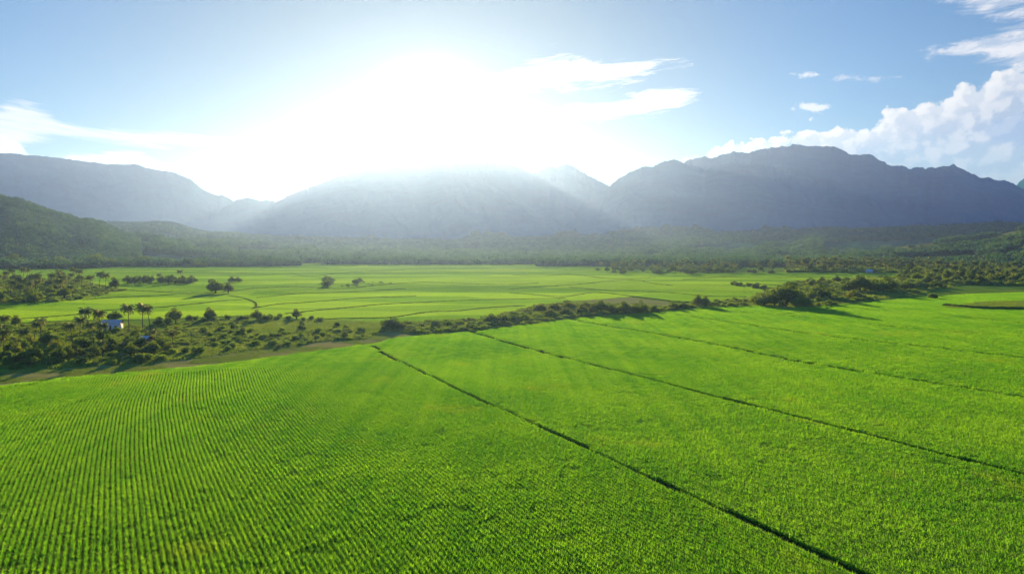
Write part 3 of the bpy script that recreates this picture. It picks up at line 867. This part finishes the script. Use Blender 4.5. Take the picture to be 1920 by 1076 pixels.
#PART2
# ------------------------------------------------------------------ the middle fields
MID = px_poly([(-900, 640), (-300, 610), (0, 606), (150, 600), (300, 598), (480, 590), (620, 602), (700, 606), (905, 606), (1000, 588), (990, 575), (1060, 566), (1186, 556), (1262, 564), (1330, 566), (1420, 556), (1480, 540), (1560, 528), (1640, 524), (1760, 522), (1760, 512), (1480, 511), (1330, 514), (1120, 500), (1000, 490), (900, 488), (700, 488), (400, 489), (210, 492), (0, 495), (-700, 500)])
EXCL = [px_poly(q) for q in (
    [(1010, 540), (1136, 529), (1176, 528), (1176, 529), (1136, 530)],
)]
def rice_points(poly, dist1=1100):
    rng = np.random.default_rng(77)
    out = []
    for d0, d1, st, sc in ((240, 520, 2.3, 1.0), (520, 820, 3.6, 1.6), (820, dist1, 5.5, 2.6), (dist1, 1480, 9.0, 4.5)):
        xs = np.arange(-d1 * .86, d1 * .86, st); ys = np.arange(d0 * .7, d1, st)
        X, Y = np.meshgrid(xs, ys); X = X.ravel() + rng.normal(size=X.size) * st * .25; Y = Y.ravel() + rng.normal(size=Y.size) * st * .25
        r = np.hypot(X, Y); m = (r >= d0) & (r < d1) & (np.abs(X) < .80 * Y + 20)
        X, Y = X[m], Y[m]; m = inpoly(X, Y, poly); X, Y = X[m], Y[m]
        for e in EXCL: k = ~inpoly(X, Y, e); X, Y = X[k], Y[k]
        for b in BUNDS: k = dist_line(X, Y, b[::2] + [b[-1]]) > 1.5 + sc * .6; X, Y = X[k], Y[k]
        n = len(X); z = np.zeros(n)
        h = (.62 + .3 * fbm(X * .02, Y * .02, 3)) * (1 + .12 * (sc - 1))
        out.append((np.stack([X, Y, z], -1), np.stack([z, z, rng.random(n) * 6.28], -1), np.stack([z + sc, z + sc, h], -1), rice_src))
    return out
BUND_PX = [
    ([(480, 559), (500, 557), (560, 551), (630, 549), (700, 546), (760, 542)], 'bund'),
    ([(472, 580), (480, 578), (520, 571), (555, 569), (620, 564), (691, 559), (780, 556)], 'bund'),
    ([(535, 589), (590, 583), (656, 577), (720, 571), (781, 568), (870, 564), (957, 562), (1060, 560)], 'bund'),
    ([(600, 600), (640, 598), (731, 596), (800, 586), (856, 584), (900, 579), (957, 575), (985, 574)], 'bund'),
    ([(430, 519), (480, 518), (543, 513), (580, 518), (655, 511), (760, 506)], 'bund'),
    ([(480, 541), (560, 538), (640, 542), (700, 536), (781, 530), (860, 532), (957, 534), (1010, 531)], 'bund'),
    ([(956, 550), (1000, 553), (1053, 557), (1090, 552), (1123, 549), (1186, 556), (1261, 565), (1290, 567), (1330, 566)], 'bund'),
    ([(1068, 539), (1136, 545), (1200, 547), (1261, 550), (1331, 556), (1400, 557)], 'bund'),
    ([(955, 543), (1015, 538), (1080, 534), (1136, 528), (1176, 526), (1200, 527), (1225, 532), (1262, 536)], 'bund'),
    ([(960, 516), (1020, 518), (1065, 515), (1110, 519), (1161, 524), (1230, 521)], 'bund'),
    ([(940, 503), (1010, 503), (1060, 506), (1120, 504)], 'bund'),
    ([(-300, 615), (0, 601), (33, 599), (150, 590), (176, 584), (301, 577), (414, 565), (462, 562)], 'bund'),
    ([(156, 563), (220, 558), (289, 555), (340, 552), (401, 550), (477, 541)], 'bund'),
    ([(226, 544), (326, 549), (376, 549), (405, 549)], 'bund'),
    ([(427, 555), (445, 557), (459, 560), (477, 567), (480, 574), (472, 580)], 'bund'),
    ([(0, 512), (110, 509), (226, 509), (330, 506), (420, 511), (477, 513)], 'bund'),
    ([(1390, 536), (1420, 533), (1470, 536), (1545, 537)], 'bund'),
    ([(1280, 525), (1360, 520), (1430, 522), (1520, 520), (1600, 521)], 'bund'),
]
BUNDS = [smooth_line(px_poly(b[0]), 6) for b in BUND_PX]
scatter('rice_field', rice_points(MID), 'pale green rice paddies spread across the middle of the valley', 'field')
for i, b in enumerate(BUNDS):
    bank('field_bund', b, .75, .50, M['bund'], z=0.0, kind='structure', label='low grassy bank between rice paddies', cat='bank')
sheet('stubble_field', px_poly([(1030, 563), (1060, 560), (1090, 555), (1123, 552), (1186, 558), (1255, 566), (1255, 578), (1150, 574), (1080, 570)]), .03, M['stubble'], label='brown fallow patch behind the hedge right of centre', cat='field', kind='structure')
sheet('stubble_field', px_poly([(1470, 588), (1500, 574), (1560, 566), (1610, 563), (1590, 571), (1540, 583), (1500, 584)]), .03, M['stubble'], label='small brown fallow patch beside the right trees', cat='field', kind='structure')

# ------------------------------------------------------------------ scrub and rough grass (nobody could count it)
def rand_in(poly, n, rng):
    P = np.array(poly); x0, y0 = P.min(0); x1, y1 = P.max(0); X = np.zeros(0); Y = np.zeros(0)
    while len(X) < n:
        a = rng.uniform(x0, x1, n * 3); b = rng.uniform(y0, y1, n * 3)
        k = inpoly(a, b, poly); X = np.concatenate([X, a[k]]); Y = np.concatenate([Y, b[k]])
    return X[:n], Y[:n]
grass_src = src_collection('grass_tufts', clump_meshes(4, 4, 60, .38, (.5, .5), .03, mat='grass', tilt=.8))
low_src = src_collection('low_bushes', [bush(300 + i, 1.1, 2.4, 500, .15, mat=('scrub', 'leaf_pale', 'scrub')[i])[1] for i in range(3)])
def set_of(poly, n, src, s0, s1, seed, patch=None, zs=1.0):
    rng = np.random.default_rng(seed)
    X, Y = rand_in(poly, n, rng)
    if patch: k = fbm(X * patch[0], Y * patch[0] + seed, 4) > patch[1]; X, Y = X[k], Y[k]
    n = len(X); z = np.zeros(n); s = rng.uniform(s0, s1, n)
    return (np.stack([X, Y, z], -1), np.stack([z, z, rng.random(n) * 6.28], -1), np.stack([s, s, s * zs * rng.uniform(.7, 1.2, n)], -1), src)
SCRUB = px_poly([(290, 612), (400, 600), (520, 600), (600, 600), (700, 604), (770, 604), (712, 622), (680, 636), (600, 640), (540, 652), (470, 655), (420, 664), (330, 676), (250, 682), (100, 690), (-60, 694), (-700, 708), (-700, 620), (0, 612), (150, 604)])
scatter('undergrowth', [set_of(SCRUB, 3800, low_src, .5, 1.25, 5, (.03, .46)), set_of(SCRUB, 22000, grass_src, 1.2, 2.2, 6)],
        'rough green scrub covering ground between the left grove and hedge', 'scrub')
HEDGE = px_poly([(712, 622), (730, 606), (800, 606), (900, 600), (985, 580), (1060, 568), (1110, 570), (1240, 578), (1300, 572), (1300, 579), (1232, 586), (1072, 597), (1000, 608), (886, 620), (800, 627)])
scatter('undergrowth', [set_of(HEDGE, 1500, low_src, .8, 1.8, 15), set_of(HEDGE, 5000, grass_src, 1.2, 2.4, 16)],
        'leafy undergrowth along the hedgerow right of centre', 'scrub')
RSCRUB = px_poly([(1300, 578), (1300, 568), (1400, 562), (1440, 545), (1500, 527), (1560, 524), (1640, 520), (1780, 520), (1800, 534), (1770, 540), (1700, 556), (1640, 562), (1590, 572), (1500, 578), (1400, 575)])
scatter('undergrowth', [set_of(RSCRUB, 2200, low_src, 1., 2.4, 25, (.02, .45)), set_of(RSCRUB, 7000, grass_src, 2, 3.6, 26)],
        'mixed scrub and grass around the trees at right', 'scrub')
TR = [p for p in track]
scatter('grass', [set_of(TR, 9000, grass_src, .5, 1.0, 35, (.12, .46), zs=.7)], 'short dry grass on the pale track', 'grass')

# distant forest on the foothills and hills
far_src = src_collection('forest_trees', [mesh_np('forest_tree', *leaf_cloud(np.random.default_rng(400 + i), [((0, 0, 4.5), (4.6, 4.6, 3.4)), ((2.5, 1.5, 3.2), (3, 3, 2.4)), ((-2.4, -1, 3.6), (3, 3, 2.8)), ((0, 0, 1.5), (3, 3, 1.6))], 260, .95), M['far_leaf']) for i in range(5)])
def forest(a0, a1, r0, r1, n, label, s=(.7, 1.5), patch=None, seed=1, keepfn=None):
    rng = np.random.default_rng(seed)
    A = rng.uniform(R(a0), R(a1), n); r = np.sqrt(rng.uniform(r0 * r0, r1 * r1, n))
    X, Y = np.sin(A) * r, np.cos(A) * r
    if patch: k = fbm(X * patch[0], Y * patch[0] * 2.2 + seed, 4) > patch[1]; X, Y, = X[k], Y[k]
    if keepfn is not None: k = keepfn(X, Y); X, Y = X[k], Y[k]
    Z = terrain(X, Y); n = len(X); z = np.zeros(n); sc = rng.uniform(s[0], s[1], n)
    scatter('forest', [(np.stack([X, Y, Z - .6], -1), np.stack([z, z, rng.random(n) * 6.28], -1), np.stack([sc, sc, sc * rng.uniform(.8, 1.3, n)], -1), far_src)], label, 'forest')
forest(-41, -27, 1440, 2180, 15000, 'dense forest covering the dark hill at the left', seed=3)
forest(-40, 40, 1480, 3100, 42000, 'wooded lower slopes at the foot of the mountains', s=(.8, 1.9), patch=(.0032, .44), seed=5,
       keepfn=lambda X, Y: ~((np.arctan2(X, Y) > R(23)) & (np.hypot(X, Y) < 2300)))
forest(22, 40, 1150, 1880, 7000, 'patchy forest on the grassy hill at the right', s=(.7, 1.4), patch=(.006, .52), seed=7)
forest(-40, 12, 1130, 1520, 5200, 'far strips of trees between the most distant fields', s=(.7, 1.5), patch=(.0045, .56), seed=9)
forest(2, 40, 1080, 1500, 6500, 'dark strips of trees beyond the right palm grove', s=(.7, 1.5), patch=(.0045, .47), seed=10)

# ------------------------------------------------------------------ trees one can tell apart
def at(px, py, h=0.0):
    """ground point under something of height h whose top is seen at that pixel"""
    x, y = gp(px, py, h); return x, y
P_ = lambda *a, **k: plant(*a, **k)
# near grove at the left edge: named ones (crown centre pixel, height)
GROVE = 'trees and palms of the near left grove'
named = [
    ('palm', 76, 606, 7.6, 0, 'coconut palm with upswept spiky crown, tallest near the left edge of the near grove'),
    ('palm', 166, 590, 8.2, 1, 'full feathery coconut palm left of the white roofed house'),
    ('goldpalm', 187, 594, 7.0, 0, 'golden yellow palm touching the white roofed house'),
    ('palm', 241, 588, 8.5, 2, 'first coconut palm right of the white roofed house'),
    ('palm', 266, 583, 9.2, 1, 'tallest coconut palm behind the white roofed house'),
    ('palm', 281, 590, 8.0, 3, 'coconut palm with hanging brown fronds at the right end of the near grove'),
    ('pale', 28, 593, 5.0, 0, 'small loose tree standing alone above the near left grove'),
    ('palm', 8, 606, 7.0, 2, 'coconut palm cut by the left picture edge in the near grove'),
    ('palm', 136, 624, 7.6, 3, 'coconut palm with drooping brown fronds in the middle of the near grove'),
    ('banana', 149, 652, 3.6, 2, 'bright yellow banana plant low in the near grove'),
    ('banana', 229, 640, 3.4, 1, 'pale banana plant below the white roofed house'),
    ('banana', 359, 622, 3.6, 0, 'lone banana plant in the scrub right of the grey roofed shed'),
    ('goldpalm', 323, 629, 4.2, 0, 'yellowish young palm just right of the grey roofed shed'),
    ('dense', 216, 584, 5.0, 0, 'rounded dark tree directly behind the white roofed house'),
    ('bush', 221, 614, 2.4, 0, 'bush hiding the right foot of the white roofed house'),
    ('bush', 372, 650, 2.6, 1, 'rounded bright green bush nearest the track, right of the grove'),
    ('bush', 300, 664, 2.2, 2, 'low bush at the front right corner of the near grove'),
    ('banana', 60, 650, 3.8, 0, 'broad leaved banana plant at the front left of the near grove'),
]
Hk = {'palm': 8.6, 'goldpalm': 6.0, 'banana': 3.2, 'dense': 6.0, 'pale': 5.5, 'broad': 7.5, 'bush': 2.0, 'darkbush': 2.6}
taken = []
for kind, px, py, h, var, lab in named:
    x, y = at(px, py, h * .85)
    plant(kind, x, y, h / Hk[kind], lab, GROVE, var=var); taken.append((x, y))
def fill(poly, n, mix, label, group, seed, dmin=3.5, s=(.8, 1.15), far=False, clear=None):
    rng = np.random.default_rng(seed); random.seed(seed)
    X, Y = rand_in(poly, n * 6, rng); c = 0
    ks = list(mix); w = [mix[k] for k in ks]
    for x, y in zip(X, Y):
        if any((x - a) ** 2 + (y - b) ** 2 < dmin * dmin for a, b in taken): continue
        if clear and any((x - a) ** 2 + (y - b) ** 2 < r * r for a, b, r in clear): continue
        k = random.choices(ks, w)[0]
        lab = label[k] if isinstance(label, dict) else label
        plant(k, x, y, random.uniform(*s), lab, group, far=far)
        taken.append((x, y)); c += 1
        if c >= n: break
HOUSE = gp(211, 619); SHED = gp(272, 645)
clear_h = [(HOUSE[0], HOUSE[1], 4.5), (SHED[0], SHED[1] - 2, 4.5)]
g1 = px_poly([(-260, 640), (-60, 634), (60, 640), (150, 632), (300, 630), (335, 655), (300, 668), (240, 675), (100, 681), (-60, 683), (-300, 686)])
fill(g1, 100, {'broad': 3, 'dense': 3, 'pale': 2, 'palm': 2.2, 'banana': 2.5}, {
    'broad': 'round broadleaf tree packed inside the near left grove', 'dense': 'round broadleaf tree packed inside the near left grove',
    'pale': 'small pale green tree packed inside the near left grove', 'palm': 'coconut palm packed inside the near left grove among other palms',
    'banana': 'banana plant packed low inside the near left grove'}, 'near left grove', 51, 2.8, (.55, .85), clear=clear_h)
g1b = px_poly([(-260, 672), (-60, 668), (100, 664), (240, 660), (330, 660), (330, 672), (240, 683), (100, 692), (-60, 697), (-300, 702)])
fill(g1b, 46, {'darkbush': 3, 'bush': 3, 'banana': .7}, {'darkbush': 'bush along the shaded front edge of the near left grove', 'bush': 'bush along the shaded front edge of the near left grove', 'banana': 'banana plant at the shaded front edge of the near left grove'}, 'front edge of the near left grove', 52, 2.4, (.8, 1.3))
fill(px_poly([(290, 611), (400, 605), (520, 602), (600, 603), (600, 600), (520, 596), (400, 598), (290, 604)]), 26, {'darkbush': 2, 'bush': 3, 'pale': .8},
     {'darkbush': 'bush in the low hedge behind the scrub, left of centre', 'bush': 'bush in the low hedge behind the scrub, left of centre', 'pale': 'small tree in the low hedge behind the scrub, left of centre'}, 'low hedge left of centre', 53, 3.0, (.8, 1.3))
fill(px_poly([(330, 640), (380, 620), (500, 612), (640, 612), (700, 620), (640, 636), (540, 648), (420, 662), (340, 672)]), 44, {'bush': 4, 'darkbush': 1}, 'bush scattered in the open scrub left of centre', 'open scrub', 54, 4.0, (.7, 1.2))

# second palm grove further back on the left
g2 = px_poly([(-300, 536), (0, 526), (120, 524), (235, 545), (215, 549), (160, 561), (110, 567), (0, 571), (-400, 584)])
fill(g2, 165, {'palm': 5, 'broad': 2.6, 'dense': 1.2}, {'palm': 'coconut palm in the dense dark grove behind the left paddies', 'broad': 'dark broadleaf tree in the dense grove behind the left paddies', 'dense': 'dark broadleaf tree in the dense grove behind the left paddies'}, 'second grove at the left', 55, 4.2, (.85, 1.3))
scatter('undergrowth', [set_of(g2, 2600, low_src, .9, 2.2, 91), set_of(g2, 5000, grass_src, 1.6, 2.8, 92)], 'shady undergrowth beneath the second grove at the left', 'scrub')
fill(px_poly([(225, 535), (365, 535), (372, 529), (225, 526)]), 24, {'dense': 2, 'broad': 3, 'palm': .8}, {'palm': 'palm in the narrow tree row right of the second grove', 'broad': 'round tree in the narrow row right of the second grove', 'dense': 'round tree in the narrow row right of the second grove'}, 'tree row right of the second grove', 56, 5.5, (.8, 1.15))
def single(kind, px, pybase, wpx, hpx, lab, group=None, var=None, far=False):
    x, y = gp(px, pybase); d = math.hypot(x, y)
    h = hpx / FPX * d; w = wpx / FPX * d
    base_w = {'broad': 7.5, 'dense': 8.5, 'pale': 6.0, 'palm': 7.2, 'bush': 3.6, 'darkbush': 4.0}[kind]
    s = h / Hk[kind]
    plant(kind, x, y, s, lab, group, sx=(w / base_w) / s, var=var, far=far); taken.append((x, y))
single('broad', 404, 550, 38, 26, 'big round dark tree standing alone in the left paddies', var=1)
single('pale', 428, 550, 22, 20, 'smaller loose tree touching the lone big round tree in the left paddies', var=0)
single('dense', 435, 529, 16, 10, 'left one of two small trees alone in the hazy far paddies')
single('dense', 447, 529, 14, 10, 'right one of two small trees alone in the hazy far paddies')
single('dense', 178, 501, 58, 22, 'wide dark tree clump far behind the second left grove')
single('dense', 112, 497, 40, 14, 'low dark tree clump left of the wide far clump')
single('broad', 18, 499, 40, 20, 'dark far tree at the left picture edge above the second grove')
single('dense', 270, 497, 60, 16, 'hazy dark tree clump right of the wide far clump')
single('dense', 370, 501, 34, 10, 'low hazy tree clump in the far fields below the mountains')
# hedge in the middle
single('dense', 738, 617, 50, 22, 'wide dark bush at the left tip of the centre hedgerow')
for px, pb, w, h in ((722, 620, 22, 9), (772, 617, 24, 10), (792, 616, 26, 12), (815, 615, 26, 18), (838, 614, 24, 15), (862, 612, 24, 13), (885, 611, 22, 10)):
    single('bush', px, pb, w, h, 'small bush in the thin low part of the centre hedgerow', 'small bushes of the centre hedgerow')
for px, pb, w, h, k in ((922, 607, 34, 20, 'dense'), (944, 606, 28, 16, 'darkbush'), (965, 603, 28, 16, 'bush'), (985, 601, 26, 13, 'bush'), (1008, 598, 26, 12, 'bush')):
    single(k, px, pb, w, h, 'rounded bush in the left half of the centre hedgerow', 'rounded bushes of the centre hedgerow')
for px, pb, w, h in ((1012, 584, 34, 16), (1040, 584, 36, 16), (1030, 594, 34, 16), (1060, 592, 36, 16), (1068, 580, 36, 14), (1090, 590, 34, 18), (1098, 580, 34, 14), (1112, 588, 30, 20)):
    single('pale', px, pb, w, h, 'leafy pale tree in the thick middle of the centre hedgerow', 'pale trees of the centre hedgerow')
for px, pb, w, h, lab in ((1127, 588, 36, 26, 'first dark tree from the left in the thick hedgerow end'), (1150, 589, 26, 18, 'second dark tree from the left in the thick hedgerow end'), (1172, 589, 32, 24, 'third dark tree from the left, tallest in the thick hedgerow end'),
                     (1190, 588, 28, 20, 'fourth dark tree from the left in the thick hedgerow end'), (1206, 587, 26, 25, 'round headed dark tree near the right tip of the thick hedgerow end'), (1226, 585, 22, 12, 'low dark bush closing the right tip of the thick hedgerow')):
    single('broad', px, pb, w, h, lab)
single('broad', 1264, 580, 22, 17, 'upright dark tree left of the pair on the field corner')
single('dense', 1281, 579, 22, 14, 'rounded dark tree right of the pair on the field corner')
# right hand clump
single('broad', 1474, 573, 66, 44, 'largest dark round tree at the right, above the bent ditch', var=1)
single('dense', 1432, 573, 46, 24, 'grey green tree left of the largest dark tree at the right')
single('broad', 1452, 574, 40, 22, 'low tree in front of the largest dark tree at the right', var=3)
single('dense', 1500, 576, 40, 24, 'dark tree sloping down right of the largest dark tree')
single('broad', 1538, 561, 50, 30, 'second big dark tree, right of the largest one', var=2)
single('dense', 1522, 563, 30, 18, 'low dark tree at the left foot of the second big tree')
single('broad', 1612, 549, 40, 32, 'tallest dark tree in the right clump above the brown patch', var=0)
single('broad', 1632, 549, 38, 24, 'dark tree in the middle of the right clump')
single('dense', 1652, 548, 38, 24, 'dark rounded tree right of the middle of the right clump')
single('broad', 1668, 546, 34, 26, 'round topped tree at the right end of the right clump')
single('dense', 1590, 548, 30, 20, 'dark bushy tree at the left end of the right clump')
single('pale', 1602, 561, 40, 16, 'pale yellow green bush in front of the right clump')
single('dense', 1700, 543, 34, 14, 'first low dark tree in the row right of the clump')
single('dense', 1724, 542, 38, 16, 'second low dark tree in the row right of the clump')
single('dense', 1752, 540, 36, 12, 'third low dark tree in the row right of the clump')
single('darkbush', 1748, 560, 18, 9, 'tiny bush alone in the crop right of the clump')
fill(px_poly([(1400, 566), (1440, 558), (1560, 560), (1600, 566), (1560, 575), (1500, 580), (1400, 576)]), 26, {'bush': 3, 'darkbush': 2}, 'low bush around the foot of the right hand trees', 'low bushes at right', 57, 4.0, (.9, 1.6))
fill(px_poly([(1510, 530), (1600, 528), (1600, 537), (1510, 538)]), 14, {'dense': 2, 'pale': 2}, 'small tree behind the two big dark trees at the right', 'small trees behind the big ones', 58, 7, (.7, 1.1))
fill(px_poly([(1290, 572), (1400, 566), (1400, 573), (1300, 577)]), 16, {'bush': 2, 'pale': .6}, 'low bush in the thin hedge between field corner and right trees', 'thin hedge', 59, 4, (.8, 1.3))
fill(px_poly([(1370, 534), (1420, 538), (1440, 544), (1400, 540)]), 9, {'darkbush': 1}, 'dark bush in the slanting row across the right paddies', 'slanting bush row', 60, 4, (1.2, 1.6))
# right palm grove
pg_src = src_collection('far_palms', [join_mesh('palm_tree', *KINDS['palm'][i]) for i in range(4)])
wd_src = src_collection('far_trees', [join_mesh('broadleaf_tree', *KINDS[k][i]) for k in ('broad', 'dense') for i in range(2)])
g3 = px_poly([(1475, 511), (1760, 513), (1770, 501), (1480, 500)])
scatter('wood', [set_of(px_poly([(1120, 515), (1320, 515), (1480, 513), (1480, 506), (1330, 502), (1200, 502), (1120, 508)]), 60, wd_src, .7, 1.1, 99)], 'crowded trees filling the far strip right of centre', 'trees')
scatter('undergrowth', [set_of(g3, 2600, low_src, 2., 3.6, 93), set_of(g3, 4000, grass_src, 3, 5, 94)], 'undergrowth beneath the long far palm grove at right', 'scrub')
scatter('palm_grove', [set_of(g3, 150, pg_src, 1., 1.4, 97)], 'crowded far palms filling the long far palm grove at right', 'palms')
fill(g3, 105, {'palm': 6, 'broad': 1}, {'palm': 'coconut palm in the long far palm grove at right', 'broad': 'dark tree among palms in the long far palm grove at right'}, 'far palm grove at right', 61, 5.5, (1.0, 1.4), far=True)
g4 = px_poly([(1690, 531), (1790, 534), (2000, 538), (2000, 508), (1760, 508), (1690, 514)])
scatter('undergrowth', [set_of(g4, 3200, low_src, 2., 3.6, 95), set_of(g4, 4000, grass_src, 3, 5, 96)], 'undergrowth beneath the dark wood at the right edge', 'scrub')
scatter('wood', [set_of(g4, 110, wd_src, 1., 1.6, 98)], 'crowded far trees filling the dark wood at the right edge', 'trees')
fill(g4, 105, {'broad': 3, 'dense': 3, 'palm': 3.4}, {'palm': 'palm in the dark wood at the right edge', 'broad': 'broadleaf tree in the dark wood at the right edge', 'dense': 'broadleaf tree in the dark wood at the right edge'}, 'dark wood at the right edge', 62, 5.5, (1.0, 1.6), far=True)
fill(px_poly([(1120, 515), (1320, 515), (1400, 512), (1480, 514), (1480, 506), (1330, 502), (1200, 502), (1120, 508)]), 66, {'palm': 3, 'dense': 3, 'pale': 1}, {'palm': 'hazy palm in the far tree strip right of centre', 'dense': 'hazy dark tree in the far strip right of centre', 'pale': 'hazy pale tree in the far strip right of centre'}, 'far tree strip right of centre', 63, 6, (.9, 1.3), far=True)
fill(px_poly([(590, 538), (680, 539), (740, 533), (700, 529), (600, 530)]), 18, {'bush': 1, 'dense': 1}, {'bush': 'hazy bush in the faint patch beneath the sun', 'dense': 'hazy small tree in the faint patch beneath the sun'}, 'faint patch beneath the sun', 64, 6, (.7, 1.1), far=True)
# reedy pond edge at the right
bank('earth_bank', smooth_line(px_poly([(1772, 574), (1800, 577), (1850, 580), (1920, 581), (2100, 584)])), 2.2, 1.6, M['bund'], kind='structure', label='dark overgrown bank in the crop at the right edge', cat='bank')
scatter('reeds', [set_of(px_poly([(1790, 577), (1850, 579), (2050, 582), (2050, 566), (1900, 566), (1830, 570)]), 1400, low_src, .5, .9, 71), set_of(px_poly([(1775, 578), (2060, 584), (2060, 564), (1850, 567)]), 3000, grass_src, 2, 3.2, 72)],
        'tall pale reeds above the dark bank at the right edge', 'reeds')

# ------------------------------------------------------------------ houses
def box(x0, x1, y0, y1, z0, z1):
    v = np.array([(x, y, z) for x in (x0, x1) for y in (y0, y1) for z in (z0, z1)], float)
    f = np.array([(0, 1, 3, 2), (4, 6, 7, 5), (0, 4, 5, 1), (2, 3, 7, 6), (0, 2, 6, 4), (1, 5, 7, 3)])
    return v, f
def house(name, x, y, rz, w, d, h, roof_mat, label, cat='house', wall='white_paint'):
    root = bpy.data.objects.new(name, None); COL.objects.link(root)
    root.location = (x, y, 0); root.rotation_euler = (0, 0, rz); tag(root, label, cat)
    rh = d * .26; ov = .5
    v, f = box(-w / 2, w / 2, -d / 2, d / 2, 0, h)
    gv = np.array([(s * (w / 2 - .002), q, z) for s in (-1, 1) for q, z in ((-d / 2, h), (d / 2, h), (0, h + rh - .06))])
    me = mesh_np('wall', np.concatenate([v, gv]), [f, np.array([(8, 9, 10), (11, 13, 12)])], M[wall])
    link('wall', me, root)
    th = .09
    rv, rf = [], []
    k = rh / (d / 2)
    for s in (-1, 1):
        o = len(rv)
        n = 26                                    # corrugated sheet
        for i in range(n + 1):
            xx = -w / 2 - ov + (w + 2 * ov) * i / n; dz = .035 * (i % 2)
            for q, z in ((0, h + rh), (s * (d / 2 + ov), h - ov * k)):
                rv.append((xx, q, z + dz + .02)); rv.append((xx, q, z + dz - th + .02))
        for i in range(n):
            a = o + i * 4; b = a + 4
            rf += [(a, b, b + 2, a + 2), (a + 1, a + 3, b + 3, b + 1), (a + 2, b + 2, b + 3, a + 3)]
    link('roof', mesh_np('roof', rv, np.array(rf), M[roof_mat]), root)
    def piece(nm, b, mat, par): return link(nm, mesh_np(nm, *box(*b), M[mat]), par)
    dr = piece('door', (-.45, .45, -d / 2 - .05, -d / 2 + .02, 0.02, 2.05), 'wood', root)
    piece('handle', (.30, .36, -d / 2 - .11, -d / 2 - .052, 1.0, 1.12), 'tin', dr)
    for cx in (-w * .32, w * .32):
        wn = piece('window', (cx - .55, cx + .55, -d / 2 - .03, -d / 2 + .02, .95, 1.95), 'glass_dark', root)
        piece('frame', (cx - .62, cx + .62, -d / 2 - .06, -d / 2 - .032, 1.96, 2.05), 'wood', wn)
        piece('sill', (cx - .66, cx + .66, -d / 2 - .12, -d / 2 - .004, .86, .94), 'white_paint', wn)
    return root
house('house', HOUSE[0], HOUSE[1], R(8), 6.4, 4.6, 3.0, 'tin', 'white roofed house half hidden by palms in the near left grove')
house('shed', SHED[0], SHED[1], R(-24), 4.0, 3.4, 2.0, 'tin', 'small grey roofed shed in the clearing right of the grove', 'shed', wall='wood')
x, y = gp(1629, 512); house('house', x, y, R(10), 7, 5, 3.0, 'tin', 'tiny pale house in front of the far palm grove at right')
x, y = gp(1706, 515); house('house', x, y, R(-15), 9, 7, 4.0, 'rust', 'tiny brown roofed house right of the pale one by the palms')
x, y = gp(437, 489.5); house('house', x, y, R(5), 14, 10, 5, 'tin', 'tiny hazy white building in the far fields left of the sun')
